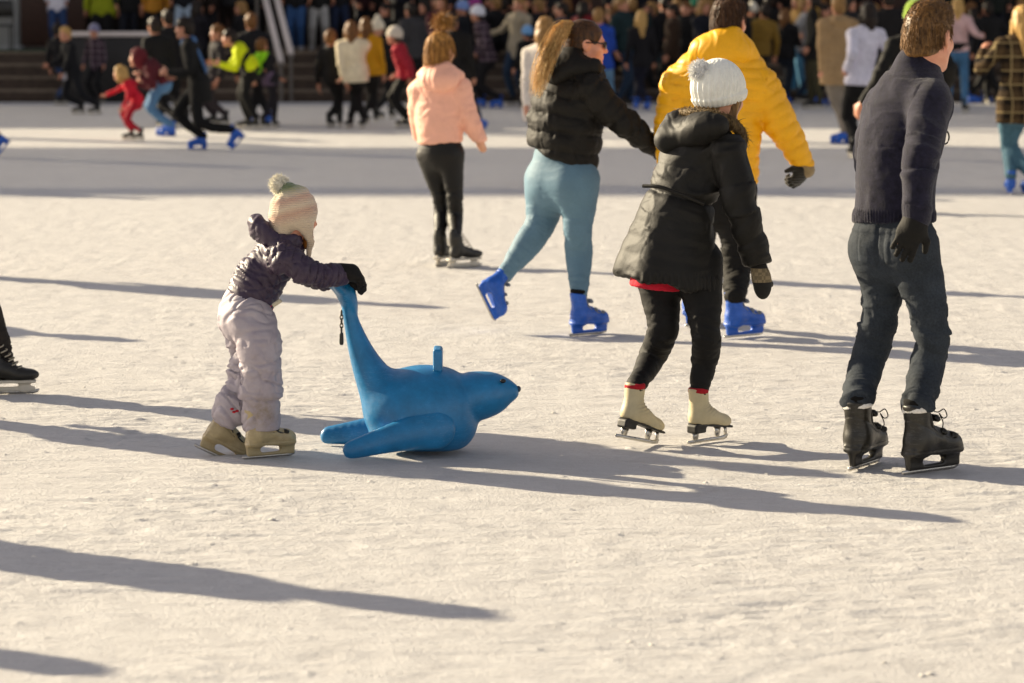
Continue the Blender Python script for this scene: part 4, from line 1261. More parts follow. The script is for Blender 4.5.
# ---- skater at the left edge, only a leg in the picture
def edge_skater():
    f = Fig('skater in dark patterned trousers whose black hockey skate enters at the left edge', 13.43, -20, 'skaters on the ice')
    p, r = f.p, f.r
    hb = heading(8); c = p(-92, 28); neck = p(-94, 65)
    torso = f.pts((-95, 78, 0, 32), (-95, 100, 0, 42), (-92, 140, 0, 38), (-86, 190, 0, 40))
    aR = f.pts((-92, 95, -.22, 17), (-112, 150, -.25, 14), (-80, 185, -.28, 11)); aL = f.pts((-92, 95, .22, 17), (-105, 150, .3, 14), (-70, 180, .3, 11))
    lR = f.pts((-80, 205, -.1, 28), (-32, 285, -.1, 22), (-14, 330, -.08, 20), (-2, 368, -.06, 17))
    lL = f.pts((-88, 205, .1, 28), (-85, 290, .1, 22), (-118, 360, .1, 17))
    core_body(f, c, hb, 1, neck, torso, [aR, aL], [lR, lL], [(p(-80, 187, -.28), (.4, 0, -1), (0, 1, 0), .95, 40, 1), (p(-70, 182, .3), (.4, 0, -1), (0, -1, 0), .95, 40, -1)], .012, SKIN)
    beanie(f.root, c, hb, 1, knit('grey_wool', '#4a4a4a', 120, 'x'), res=.009)
    S = SDF(); line(S, torso, u=hb[0], sc=.7, k=.06); line(S, aR, k=.04); line(S, aL, k=.04); S.cut(p(-86, 200), (0, 0, -1))
    bn = limb_bones([torso, aR, aL]); build('jacket', S, cloth('charcoal_jacket', '#26262a', .7), f.root, .012, lambda V, N: wrinkle(V, N, bn, .007))
    S = SDF(); S.cap(p(-86, 185), p(-84, 205), r(38), r(40), u=hb[0], sc=.7); line(S, lR, k=.03); line(S, lL, k=.03)
    bn2 = limb_bones([lR, lL])
    build('trousers', S, cloth('speckled_dark_trousers', '#332c28', .85, 45, .4, .75), f.root, .008, lambda V, N: wrinkle(V, N, bn2, .006, 5, 16, [(lR[3][0], 1)], .014, .13, 9, .8))
    put_skate(f.root, 'hockey', f.gnd(0, 394), 8, 0, 0, .9)
    put_skate(f.root, 'hockey', p(-135, 395, .1), 10, 30, 0, 1.05)

navy_man(); parka_woman(); puffer_woman(); yellow_man(); pink_girl(); child(); seal(); edge_skater()
SUBDIV[0] = 2
# ------------------------------------------------------------------ everyone further back
HB = hair_mat('brown_hair', '#3a2512', '#8a5c2c', .5); HD = hair_mat('black_hair', '#0e0a07', '#2a1c10', .5)
HBL = hair_mat('blond_hair', '#8a6430', '#dcb570', .5); HG = hair_mat('light_brown_hair', '#5a3c1e', '#b08850', .5)
def cl(h, rough=.8): return cloth('cloth_' + h.strip('#'), h, rough, 60, .3, .25)
MATS_LEG = {}

def bg(label, fy, head, hip, feet, yaw, top, legs, skate='hockey', ht=1.72, hyaw=None, hands=(None, None), hair=HD, long=0, hat=None, pom=False,
       hem=.12, hood=None, skin='#b98468', fat=1.0, puff=0, skirt=None, scarf=None, group='people at the far side of the rink', base=0.0, world=None, vest=None, name='person', extra=None):
    """a whole small figure: head, hip, feet and hands given as picture points at the depth of row fy (or as metres in world)"""
    if world is None:
        D = 5250 / fy if base == 0 else base
        p = lambda q, o=0: P(q[0], q[1], D + o)
    else:
        D = world[1]; sc0 = ht / 1.75
        p = lambda q, o=0: np.array([world[0] + q[0], D + o, q[1] * sc0])
    sc = ht / 1.72; z0 = 0 if world is not None or base == 0 else .845
    fr = heading(yaw); fw, s, u0 = fr; hh = heading(yaw if hyaw is None else hyaw, 3)
    hs = .98 * (.5 + .5 * sc)
    c = p(head); hp = p(hip); ax = unit(hp - c)
    b = p(feet[0]); root = thing(name, label, 'person', (hp[0], D, z0), group)
    res = .016 if fy > 115 else .019
    neck = c + ax * .155 * hs - fw * .01
    ch = neck + (hp - neck) * .28; wa = neck + (hp - neck) * .68
    torso = [(neck + ax * .05 * sc, .085 * sc * fat), (ch, .165 * sc * fat), (wa, .148 * sc * fat), (hp, .168 * sc * fat)]
    arms, hl = [], []
    for e, h in ((-1, hands[0]), (1, hands[1])):
        sh = neck + ax * .075 * sc + s * e * .165 * sc * fat
        if h is None: hd = sh + np.array([0, 0, -.53 * sc]) + s * e * .07 + fw * .07
        elif h == 'up': hd = sh + fw * .32 * sc + np.array([0, 0, .12])
        elif h == 'fwd': hd = sh + fw * .4 * sc + np.array([0, 0, -.28 * sc]) - s * e * .08
        elif h == 'out': hd = sh + s * e * .42 * sc + np.array([0, 0, -.26 * sc]) + fw * .1
        else: hd = p(h[:2], h[2] if len(h) > 2 else (s[1] * e * .15))
        d = hd - sh; L = np.linalg.norm(d); mx = .57 * sc
        if L > mx: hd = sh + d / L * mx
        el = ik(sh, hd, .29 * sc, .27 * sc, -fw * .7 + np.array([0, 0, -.6]) + s * e * .3)
        arms.append([(sh, .062 * sc * fat), (el, .052 * sc * fat), (hd, .04 * sc)]); hl.append((hd, unit(hd - el), fw * .5 - s * e * .8, .9 * sc, 40, -e))
    lg, ank = [], []
    for e, q in ((-1, feet[0]), (1, feet[1])):
        ya = q[2] if len(q) > 2 else yaw + e * 10
        pit = q[3] if len(q) > 3 else 0
        g = p(q[:2], s[1] * e * .09 + (q[4] if len(q) > 4 else 0)); g[2] = max(g[2] if pit or (len(q) > 5) else z0, z0)
        f2, s2, u2 = heading(ya, pit); ks = .84 * sc ** .7
        if skate: put_skate(root, skate, g, ya, pit, 0, ks, False); an = g + (u2 * .2 - f2 * .042) * ks
        else:
            an = g + u2 * .08
            S = SDF().cap(g + u2 * .05, g + f2 * .14 + u2 * .035, .045, .036).cap(g + u2 * .05, g + u2 * .12, .045, .045); S.cut((0, 0, z0 + .002), (0, 0, -1))
            obj('shoe', *S.mesh(.016), cl('#a9a7a5' if e > 0 else '#a9a7a5'), root)
        hj = hp + s * e * .076 * sc - ax * .0 + np.array([0, 0, -.03])
        kn = ik(hj, an, .42 * sc, .4 * sc, fw + s * e * .1)
        lg.append([(hj, .088 * sc * fat), (kn, .066 * sc * fat), (an, .052 * sc)])
    S = SDF(); head_prims(S, c, hh, hs, neck, .012)
    line(S, [(a, r * .7) for a, r in torso], u=fw, sc=.7, k=.04)
    for a in arms: S.cap(torso[0][0], a[0][0], .05, .04 * sc, k=.04); line(S, [(q, r * .6) for q, r in a])
    for l in lg: line(S, [(q, r * .62) for q, r in l])
    for h in hl: hand_prims(S, *h, fat=1.15)
    build('body', S, skin_mat(skin), root, .0135)
    # jacket
    S = SDF(); line(S, torso, u=fw, sc=.72, k=.05)
    dn = unit(hp - wa) * .5 + np.array([0, 0, -.5]); he = hp + unit(dn) * hem * sc
    S.cap(hp, he + unit(dn) * .06, .168 * sc * fat, (.168 + .12 * max(hem - .12, 0)) * sc * fat, u=fw, sc=.78, k=.04)
    for a in arms: S.cap(torso[0][0], a[0][0], .08 * sc * fat, .066 * sc * fat, k=.05); line(S, a, k=.03)
    S.cut(he, dn, .01, .34 * sc)
    for a in arms: S.cut(a[2][0], a[2][0] - a[1][0], .01, .07)
    bn = limb_bones([torso, *arms])
    fx = [lambda V, N: wrinkle(V, N, bn, .007, 5, 11, [(a[1][0], 1) for a in arms], .012, .12, int(fy * 7) % 50)]
    if puff: fx.insert(0, lambda V, N: quilt(V, N, bn, .08, .012, 3))
    build('jacket', S, top if not isinstance(top, str) else cl(top), root, res, fx)
    if vest:      # a second colour over the lower half of the jacket
        S = SDF(); S.cap(wa - ax * vest[1] * sc, he, .165 * sc * fat, .178 * sc * fat, u=fw, sc=.8); S.cut(he, dn, .01, .4); S.cut(wa - ax * vest[1] * sc, -ax, .01, .4)
        build('waist_panel', S, cl(vest[0]), root, res)
    # trousers
    S = SDF(); S.cap(hp - ax * .06, hp + np.array([0, 0, -.04]), .145 * sc * fat, .155 * sc * fat, u=fw, sc=.78, k=.03)
    for l in lg: line(S, l, k=.03)
    bl = limb_bones(lg)
    build('trousers', S, legs if not isinstance(legs, str) else cl(legs), root, res, lambda V, N: wrinkle(V, N, bl, .004, 5, 14, [(l[1][0], 1) for l in lg], .011, .1, 7))
    # head wear and hair
    L = lambda x, y, z: c + hs * (hh[0] * x + hh[1] * y + hh[2] * z)
    def ex(S, L):
        if long:
            n = 3
            S.ell(L(-.045, 0, -.06), hh, (.075 * hs, .085 * hs, .1 * hs), k=.03)
            S.cap(L(-.07, 0, -.08), L(-.1, 0, -.1 - long), .07 * hs, .035, k=.04)
            for e in (1, -1): S.cap(L(0, .08 * e, -.02), L(.01, .085 * e, -.06 - long * .7), .03, .022, k=.03)
    if hair:
        S = cap_hair(c, hh, hs, .014, -.08 if not long else -.2 - long, extra=ex)
        V, Fc = S.mesh(.012); obj('hair', streaks(V, normals(V, Fc), hh, c, .008), Fc, hair, root)
    if hat: beanie(root, c, hh, hs, hat if not isinstance(hat, str) else knit('knit_' + hat.strip('#'), hat, 120, 'x'), -.02, .002, res=.012, grow=.026)
    if pom: obj('pompom', *SDF().ell(L(-.02, 0, .165), XA, (.05,) * 3).mesh(.012), knit('knit_pom', '#d8cfb8'), root)
    if hood:
        S = SDF()
        if hood[1] == 'up':
            S.ell(L(-.025, 0, .01), hh, np.array((.125, .108, .14)) * hs); S.cap(L(-.06, 0, -.1), neck + ax * .06, .07, .1, k=.05)
            S.ell(L(.12, 0, -.01), hh, np.array((.1, .075, .1)) * hs, k=.02, op='-')
        else: S.ell(neck - fw * .08 + ax * .03, fr, (.08 * sc, .13 * sc, .075 * sc))
        V, Fc = S.mesh(.014); obj('hood', wrinkle(V, normals(V, Fc), limb_bones([[(c, .1), (neck, .1)]]), .006), Fc, cl(hood[0]), root)
    if scarf:
        S = SDF().cap(neck + ax * .02 - fw * .02, neck + ax * .03 + fw * .02, .085, .085); S.cap(neck - fw * .07 + s * .06, wa - fw * .13 + s * .05, .05, .05, u=fw, sc=.4, k=.03)
        build('scarf', S, cl(scarf), root, .016)
    if skirt:
        q0, r0, h0 = p(skirt[1]), skirt[2], skirt[3]
        build('waist_bag', SDF().ell(q0, fr, (.07, r0, h0)), cl(skirt[0]), root, .016)
    return root

PL1 = plaid('plum_plaid', '#4a3a44', '#1c161c', '#8a7a80', 9); PL2 = plaid('brown_plaid', '#4a3b28', '#1b1510', '#8f7d58', 8)

# ---- right edge and middle distance
bg('woman with long blond hair in a brown plaid coat at the right edge', 193, (1022, 20), (1016, 104), [(1010, 193), (1030, 190)], 100, PL2, '#4a6f80', 'rental:blue', 1.76,
   hair=HBL, long=.22, hands=((1052, 96), (984, 50, .25)), hem=.17, fat=1.02)
bg('man in black with a lime cap, reaching an arm out behind the navy sweater', 212, (916, 17), (905, 112), [(898, 212), (918, 210)], 95, '#16130f', '#15130f', 'rental:black', 1.78,
   hair=HD, hat='#7d9a14', hands=((945, 90), (862, 104, -.1)), hem=.1)
bg('slim person in a white sweatshirt and black trousers, dark hair, facing away', 157, (868, 14), (860, 82), [(852, 157), (862, 155)], 110, '#c9c6d2', '#14110f', 'hockey', 1.74, hands=((880, 78), (846, 70)), hem=.04, long=.06)
bg('person in a long beige hooded coat, grey trousers and blue skates', 143, (838, 6), (836, 68), [(842, 143, 170), (848, 141, 175)], 105, '#a88a62', '#857c70', 'rental:blue', 1.72, hair=HG, hood=('#a88a62', 'down'), hands=((856, 74), (822, 76)), hem=.2, fat=1.15)
bg('girl in a pale pink sweater and blue jeans walking beyond the navy sweater', 112, (958, 6), (958, 50), [(965, 112, 60), (950, 107, 100, 30)], 80, '#cdaaa6', '#47749a', 'hockey', 1.70, hair=HBL, long=.1, hem=.02, vest=('#191411', -.05), hands=((982, 36), (938, 40)))
bg('woman with light brown hair in a white coat close behind the puffer jacket', 184, (546, 30), (540, 110), [(545, 184), (556, 182)], 70, '#d3c9bd', '#2a2520', 'rental:blue', 1.66, hair=HG, long=.12, hands=((566, 100), (526, 112, -.2)), hem=.12)
bg('dark skater whose trailing blue skate just shows at the left edge', 156, (-38, 8), (-36, 72), [(-52, 156, 180), (6, 147, 205, 50, .1)], 180, '#1c1a1e', '#14131a', 'rental:blue', 1.72)
# ---- left group
bg('child with a pale face in black, arms held out, by the dark barrier', 113, (65, 34), (73, 72), [(80, 113, 200), (96, 110, 185)], 215, '#14151c', '#15161e', 'hockey', 1.38, hyaw=235, hair=HBL, hands=((48, 65), (62, 74)), skirt=('#b9b6bd', (67, 76), .05, .1))
bg('person in blue jeans mostly hidden behind the child in black', 104, (58, 30), (61, 62), [(58, 104), (65, 103)], 70, '#17151a', '#24406e', 'hockey', 1.5)
bg('child in a lavender knit hat and dark plum jacket by the barrier', 103, (94, 31), (97, 66), [(93, 103, 240), (102, 102, 250)], 250, PL1, '#121015', 'hockey', 1.28, hat='#8b8aa8', hair=None)
bg('small child in a bright red suit leaning forward with blond hair', 139, (120, 73), (137, 100), [(130, 139, 200), (139, 138, 190)], 185, '#c4152c', '#b0122a', 'hockey', .99, hyaw=175, hair=HBL, long=.1, hood=('#b8142c', 'down'), hands=((100, 98), (122, 108)), hem=.1)
bg('person in a maroon hooded jacket and light jeans bending over the red child', 135, (137, 58), (164, 80), [(166, 135, 175), (170, 133, 170)], 180, '#5f1c26', '#5079a0', 'rental:blue', 1.52, hood=('#6a1c26', 'up'), hair=None, hands=((132, 82), (140, 76)), hem=.06)
bg('skater in a long black coat with a blue collar, one leg kicked back', 149, (184, 28), (199, 84), [(200, 149, 190), (241, 141, 190, 48, 0)], 178, '#1a1916', '#121110', 'rental:blue', 1.72, hyaw=170, hair=HD, hands=((176, 76), (168, 72)), hem=.22, scarf='#4c6f9c')
bg('boy in a lime and black jacket bending to the left', 128, (229, 38), (250, 66), [(246, 128, 190), (254, 126, 200)], 180, '#c4d008', '#16140f', 'hockey', 1.50, hair=HD, hands=((213, 63), (220, 64)), vest=('#171510', .09), hem=.12)
bg('dark haired person in a black jacket with back turned near the barrier', 127, (154, 26), (163, 72), [(160, 127), (174, 125)], 120, '#131113', '#151315', 'hockey', 1.62, hair=HD)
bg('dark haired person looking over the shoulder of the black jacket', 122, (168, 18), (172, 66), [(178, 122), (186, 121)], 110, '#1d1b1e', '#1a1618', 'hockey', 1.70, hair=HD)
bg('person with brown hair in grey behind the lime jacket', 124, (217, 33), (216, 70), [(212, 124), (224, 123)], 200, '#3b3436', '#4a4044', 'hockey', 1.52, hair=HB)
bg('child in a dark jacket and lilac trousers with lime bands', 127, (262, 46), (270, 78), [(264, 127), (275, 126)], 60, '#221f26', '#2a2630', 'hockey', 1.22, hair=HB, vest=('#6d5a72', -.03), hem=.14, scarf='#8fd01c', hands=((256, 82), (282, 80)))
bg('brown haired person in a dark navy jacket by the white handrails', 124, (251, 22), (258, 66), [(252, 124), (268, 123)], 100, '#17171f', '#151317', 'rental:blue', 1.70, hair=HB)
# ---- centre left group
bg('woman in a loose cream sweater and black leggings seen from behind', 127, (351, 30), (356, 72), [(350, 127, 250), (363, 126, 255)], 95, '#d2c4a6', '#17130f', 'hockey', 1.60, hair=HB, long=.08, hands=((338, 84), (346, 82)), hem=.16, fat=1.1)
bg('person in a black jacket beside the cream sweater', 126, (331, 38), (333, 76), [(330, 126), (340, 124)], 75, '#15120f', '#15120f', 'hockey', 1.50, hair=HB)
bg('person in a mustard yellow jacket partly behind the cream sweater', 122, (366, 26), (370, 68), [(366, 122), (376, 121)], 85, '#c68c0c', '#1d1813', 'hockey', 1.6, hair=HB, long=.14)
bg('child in black with a cream bobble hat and a white belt bag', 118, (378, 28), (383, 66), [(378, 118), (392, 117)], 60, '#151313', '#171516', 'hockey', 1.50, hat='#d8cdb4', pom=True, hair=None, skirt=('#c6c2cc', (383, 64), .17, .09))
bg('boy in a red and black jacket leaning forward', 127, (394, 36), (406, 74), [(404, 127, 150), (412, 124, 150)], 165, '#b02434', '#15120f', 'hockey', 1.50, hat='#c9beae', hair=HD, hands=((396, 76), (410, 80)), hem=.08)
bg('tall dark figure standing behind the girl in pink', 128, (452, 22), (458, 72), [(462, 128, 60), (480, 128, 50)], 75, '#17120f', '#14100e', 'rental:blue', 1.72, hair=HD, fat=1.1)
bg('person in a plum plaid shirt and white cap with blue skates', 107, (477, 14), (488, 58), [(481, 107, 170), (498, 105, 160)], 170, PL1, '#191519', 'rental:blue', 1.70, hat='#cfd0d8', hair=HD, hands=((470, 50), (476, 54)), hem=.06, fat=1.1)
bg('person in light jeans and a dark top with blue skates', 96, (505, 6), (507, 44), [(500, 90), (512, 90)], 80, '#15151b', '#4f7ba0', 'rental:blue', 1.66, hair=HD)
bg('child in a light blue cap by the blond woman in white', 108, (527, 33), (525, 66), [(522, 108), (530, 107)], 120, '#1c1815', '#1c1815', 'hockey', 1.28, hat='#6d9dcc', hair=HD)
bg('person in a royal blue jacket and pale jeans beyond the sunglasses', 112, (599, 16), (603, 66), [(598, 112), (612, 111)], 70, '#1d46a8', '#6288a8', 'rental:blue', 1.70, hair=HG, hem=.06, hands=('fwd', None))
bg('person in a long khaki coat leaning beside the royal blue jacket', 104, (618, 6), (628, 52), [(630, 104), (638, 102)], 60, '#7a6a4c', '#4a4230', 'rental:blue', 1.72, hair=HB, hem=.3)
bg('girl with long blond hair in navy trousers holding something white', 109, (641, 18), (642, 60), [(636, 109), (647, 108)], 100, '#17131a', '#1b1d34', 'rental:blue', 1.62, hair=HBL, long=.2, skirt=('#d4d0d0', (641, 67), .1, .05))
bg('person in a dark jacket with an orange red patch and teal jeans', 99, (664, 4), (660, 44), [(653, 96), (664, 96)], 110, '#1a1618', '#33505e', 'hockey', 1.70, hair=HD, skirt=('#d8401c', (667, 14), .08, .07))
bg('person in black with a green knit hat behind the yellow jacket', 97, (695, 5), (694, 46), [(690, 97), (700, 96)], 90, '#141211', '#141211', 'hockey', 1.66, hat='#1d7a5c', hair=None)
# ---- right group
bg('person in a white hat and olive coat to the right of the yellow jacket', 98, (752, 10), (753, 50), [(748, 98), (757, 97)], 100, '#5f5a3c', '#3c3826', 'hockey', 1.62, hat='#d9d2c0', hair=None, hem=.2)
bg('tall person all in black standing left of the tan top', 98, (769, 2), (770, 44), [(764, 98), (777, 97)], 80, '#0f0d0d', '#0f0d0d', 'hockey', 1.76, fat=1.25, hair=HD)
bg('second person in black, a step behind the tall one', 95, (780, -2), (782, 42), [(779, 95), (788, 95)], 120, '#131010', '#131010', 'hockey', 1.76, fat=1.1, hair=HD)
bg('blond girl in a tan top and light blue jeans', 101, (797, 2), (796, 44), [(792, 101), (802, 100)], 200, '#b58d4c', '#4d86a8', 'hockey', 1.68, hair=HBL, long=.15, hands=((781, 32), (800, 40)), hem=.04)
bg('person in a long black waistcoat, khaki trousers and pink skates', 108, (813, 0), (813, 46), [(810, 108, 200), (818, 107, 190)], 170, '#17140f', '#4f4a30', 'hockey', 1.72, hair=HD, long=.14, hem=.22, scarf='#b08a40')
bg('man in a dark jacket beyond the pink sweater', 94, (985, -4), (985, 40), [(980, 94), (990, 93)], 100, '#131112', '#141212', 'rental:blue', 1.74, hair=HD)
bg('person in dark clothes holding the boards by the right end', 95, (1006, -2), (1006, 40), [(1000, 95), (1014, 94)], 60, '#1a1718', '#2a2930', 'rental:blue', 1.74, hair=HB)
bg('dark figure between the white sweatshirt and the lime cap', 118, (888, 0), (890, 50), [(886, 118), (895, 117)], 90, '#1a1618', '#191516', 'hockey', 1.74, hair=HD)
bg('person in a grey blue top beyond the man with the lime cap', 100, (931, 4), (930, 46), [(925, 100), (936, 99)], 110, '#2a3440', '#1a1a20', 'rental:blue', 1.66, hair=HB)
# ---- on the deck behind
GD = 'people standing on the deck'
bg('person in a white shirt and blue jeans standing on the deck', 97, (56, -40), (57, 6), [(54, 50), (62, 50)], 280, '#c9c6cf', '#28406a', None, 1.74, base=54.6, group=GD, hair=HB, hands=((48, 2), (66, 2)))
bg('steward in a lime hi vis jacket behind the barrier rail', 97, (102, -32), (103, 12), [(98, 50), (108, 50)], 270, '#a6b01e', '#121010', None, 1.78, base=55.2, group=GD, fat=1.35, hem=.1)
bg('person in an orange jacket sitting back on the deck near the steward', 97, (155, -30), (155, 10), [(151, 50), (160, 50)], 265, '#c98a2c', '#191513', None, 1.7, base=55.6, group=GD, hem=.05)
bg('person in very pale trousers on the deck left of the handrails', 97, (184, -42), (184, 2), [(179, 50), (190, 50)], 275, '#1a1c26', '#9fb0c0', None, 1.74, base=55, group=GD, hair=HD)
bg('person in blue jeans and white shoes on the deck right of the handrails', 97, (296, -44), (297, 2), [(293, 48), (301, 48)], 262, '#15151c', '#2c4f7e', None, 1.74, base=54.2, group=GD, fat=1.1)
bg('person in light grey trousers and white shoes on deck beside blue jeans', 97, (318, -44), (318, 2), [(312, 48), (325, 48)], 276, '#191715', '#a5a39f', None, 1.76, base=54.4, group=GD, fat=1.15)
bg('person in dark blue jeans on the deck, third from the handrails', 97, (339, -44), (339, 2), [(334, 48), (345, 48)], 280, '#14131a', '#1d2c4c', None, 1.74, base=54.7, group=GD)
# ---- crowd along the far edge, in shade
GC = 'crowd in the shade along the far edge'
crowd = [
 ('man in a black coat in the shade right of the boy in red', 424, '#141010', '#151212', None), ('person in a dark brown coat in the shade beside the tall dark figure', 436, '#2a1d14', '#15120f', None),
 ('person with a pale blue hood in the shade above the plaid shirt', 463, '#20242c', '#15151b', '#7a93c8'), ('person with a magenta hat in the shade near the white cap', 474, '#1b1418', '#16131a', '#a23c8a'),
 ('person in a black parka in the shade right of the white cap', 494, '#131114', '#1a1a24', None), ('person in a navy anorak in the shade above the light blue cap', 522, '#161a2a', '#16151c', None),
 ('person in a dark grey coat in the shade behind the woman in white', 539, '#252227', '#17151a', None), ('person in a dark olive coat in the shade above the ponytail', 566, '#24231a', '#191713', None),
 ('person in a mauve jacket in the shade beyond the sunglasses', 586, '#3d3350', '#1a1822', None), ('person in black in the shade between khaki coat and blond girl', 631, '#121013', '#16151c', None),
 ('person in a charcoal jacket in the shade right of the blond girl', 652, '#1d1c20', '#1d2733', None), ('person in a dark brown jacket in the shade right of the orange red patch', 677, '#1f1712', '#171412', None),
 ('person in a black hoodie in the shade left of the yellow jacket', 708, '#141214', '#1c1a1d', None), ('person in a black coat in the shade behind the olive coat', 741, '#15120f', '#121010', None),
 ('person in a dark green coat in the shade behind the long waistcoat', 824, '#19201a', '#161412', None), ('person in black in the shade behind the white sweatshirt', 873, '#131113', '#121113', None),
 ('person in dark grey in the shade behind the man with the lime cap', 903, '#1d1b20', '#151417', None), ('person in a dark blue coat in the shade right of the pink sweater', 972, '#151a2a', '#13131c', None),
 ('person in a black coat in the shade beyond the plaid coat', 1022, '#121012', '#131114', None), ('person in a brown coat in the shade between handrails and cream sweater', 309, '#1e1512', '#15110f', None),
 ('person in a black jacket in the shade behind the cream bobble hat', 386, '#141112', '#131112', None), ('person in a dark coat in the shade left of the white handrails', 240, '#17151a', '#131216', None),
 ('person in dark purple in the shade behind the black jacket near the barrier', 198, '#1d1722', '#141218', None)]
g = np.random.default_rng(21)
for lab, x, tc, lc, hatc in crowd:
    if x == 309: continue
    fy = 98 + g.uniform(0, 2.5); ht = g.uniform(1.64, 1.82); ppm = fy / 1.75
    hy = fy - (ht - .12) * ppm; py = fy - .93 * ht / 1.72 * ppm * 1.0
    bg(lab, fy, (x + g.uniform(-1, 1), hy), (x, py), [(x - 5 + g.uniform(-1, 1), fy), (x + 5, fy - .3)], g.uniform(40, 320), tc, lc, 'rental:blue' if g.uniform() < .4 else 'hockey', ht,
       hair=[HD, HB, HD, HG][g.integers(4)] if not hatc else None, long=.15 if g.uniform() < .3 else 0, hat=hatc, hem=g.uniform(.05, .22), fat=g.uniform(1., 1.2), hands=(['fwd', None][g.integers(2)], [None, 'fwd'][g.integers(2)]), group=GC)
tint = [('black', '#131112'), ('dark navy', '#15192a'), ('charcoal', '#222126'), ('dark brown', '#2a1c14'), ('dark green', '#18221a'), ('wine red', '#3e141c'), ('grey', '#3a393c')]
spot = [(128, 'behind the barrier left of the orange jacket'), (212, 'right of the very pale trousers'), (228, 'left of the white handrails'), (252, 'just left of the white handrails'), (362, 'above the mustard jacket'),
        (402, 'above the boy in red'), (431, 'left of the pink girl'), (447, 'above the pink girl'), (470, 'above the white cap'), (486, 'right of the magenta hat'), (513, 'above the light jeans'), (532, 'above the light blue cap'), (556, 'above the ponytail'),
        (578, 'above the puffer woman'), (612, 'above the khaki coat'), (624, 'between the khaki coat and the blond girl'), (647, 'above the blond girl'), (671, 'above the orange red patch'), (684, 'left of the green hat'), (702, 'right of the green hat'),
        (762, 'right of the olive coat'), (787, 'above the tan top'), (805, 'left of the long waistcoat'), (850, 'between the beige coat and white sweatshirt'), (880, 'right of the white sweatshirt'), (920, 'above the navy sweater'), (945, 'left of the pink sweater'), (968, 'above the pink sweater'), (996, 'left of the plaid coat')]
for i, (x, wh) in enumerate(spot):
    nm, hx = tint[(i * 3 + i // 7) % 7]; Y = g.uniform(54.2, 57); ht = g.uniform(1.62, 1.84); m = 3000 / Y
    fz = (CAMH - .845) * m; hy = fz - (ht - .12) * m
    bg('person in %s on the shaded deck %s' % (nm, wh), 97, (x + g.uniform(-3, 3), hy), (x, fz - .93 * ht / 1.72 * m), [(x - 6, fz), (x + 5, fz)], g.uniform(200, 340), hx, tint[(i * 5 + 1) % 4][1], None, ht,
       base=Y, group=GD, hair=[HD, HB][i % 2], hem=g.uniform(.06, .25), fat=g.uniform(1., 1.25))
extra = [(415, 'grey', '#4a484a', 'left of the girl in pink'), (443, 'wine red', '#5a1c26', 'just past the girl in pink'), (518, 'cream', '#a89c84', 'below the light blue cap'), (562, 'dark denim', '#26344a', 'left of the puffer woman face'), (588, 'red', '#7a1c20', 'left of the royal blue jacket'),
         (612, 'black', '#151314', 'right of the royal blue jacket'), (625, 'dark teal', '#1c3a3e', 'next to the khaki coat'), (650, 'black', '#141214', 'touching the blond girl in navy'), (672, 'brown', '#4a3422', 'beside the teal jeans'), (684, 'black', '#161414', 'left of the yellow jacket shoulder'), (701, 'dark navy', '#181c2c', 'at the yellow jacket hood'),
         (746, 'black', '#141212', 'right of the yellow jacket hood'), (760, 'mustard', '#8a6a24', 'between olive coat and tall black figure'), (785, 'black', '#131113', 'behind the blond girl in tan'), (806, 'white', '#a8a4a0', 'behind the long waistcoat'), (826, 'black', '#151315', 'left of the beige coat'), (853, 'dark grey', '#2c2a2e', 'between the beige coat and the dark hair'),
         (878, 'black', '#131213', 'right of the white sweatshirt'), (942, 'black', '#141314', 'left of the pale pink sweater'), (978, 'navy', '#1a2238', 'right of the pale pink sweater'), (992, 'black', '#141213', 'just left of the plaid coat')]
for i, (x, nm, hx, wh) in enumerate(extra):
    fy = g.uniform(100, 108); ht = g.uniform(1.6, 1.84); m = fy / 1.75; ln = g.uniform(-5, 5)
    bg('person in %s at far ice edge %s' % (nm, wh), fy, (x + ln, fy - (ht - .12) * m), (x, fy - .93 * ht / 1.72 * m), [(x - g.uniform(2, 9), fy), (x + g.uniform(2, 8), fy - .5)], g.uniform(0, 360), hx, ['#131213', '#1e2838', '#2a3f58', '#171516'][i % 4],
       ['hockey', 'rental:blue'][i % 2], ht, hair=[HD, HB, HG, HD][i % 4], long=[0, .14, 0][i % 3], hem=g.uniform(.05, .25), fat=g.uniform(1, 1.25), hands=([None, 'fwd', 'out'][i % 3], [None, None, 'up', 'fwd'][i % 4]), group=GC)
# ---- skaters left of the picture whose long shadows reach into it
GS = 'skaters just left of the picture'
def stroll(lab, x, y, yaw, tc, lc, ht=1.74, st=.0, lean=0):
    f = heading(yaw)[0]
    bg(lab, 150, (lean, 1.62), (0, .93), [(-.12 * 0 + st * f[0], 0), (-st * f[0] , 0, yaw, 0)], yaw, tc, lc, 'rental:blue', ht, world=(x, y), group=GS, hair=HB)
stroll('skater in a grey coat gliding just outside the left of the picture', -3.97, 10.84, 20, '#4a4a50', '#20222a', 1.74, .12, .06)
stroll('skater in a green jacket just outside the picture, nearest the bottom left', -4.98, 10.12, 10, '#2f4a38', '#1a1a1c', 1.74, .08, .05)
stroll('skater in a blue jacket outside the left of the picture, level with the child', -3.56, 13.1, 15, '#2c4470', '#1b1b20', 1.74, .14, .08)
stroll('skater in a rust jacket outside the left of the picture, beyond the blue jacket', -4.33, 19.5, 0, '#7a3c20', '#22201e', 1.74, .1, .06)
stroll('skater in a teal coat outside the left of the picture', -5.86, 17.8, 5, '#1f5560', '#1d1c1c', 1.74, .1, .06)
stroll('skater in a dark red coat farthest outside the left of the picture', -7.07, 28.9, 0, '#6a1c24', '#1c1a1a', 1.74, .1, .05)
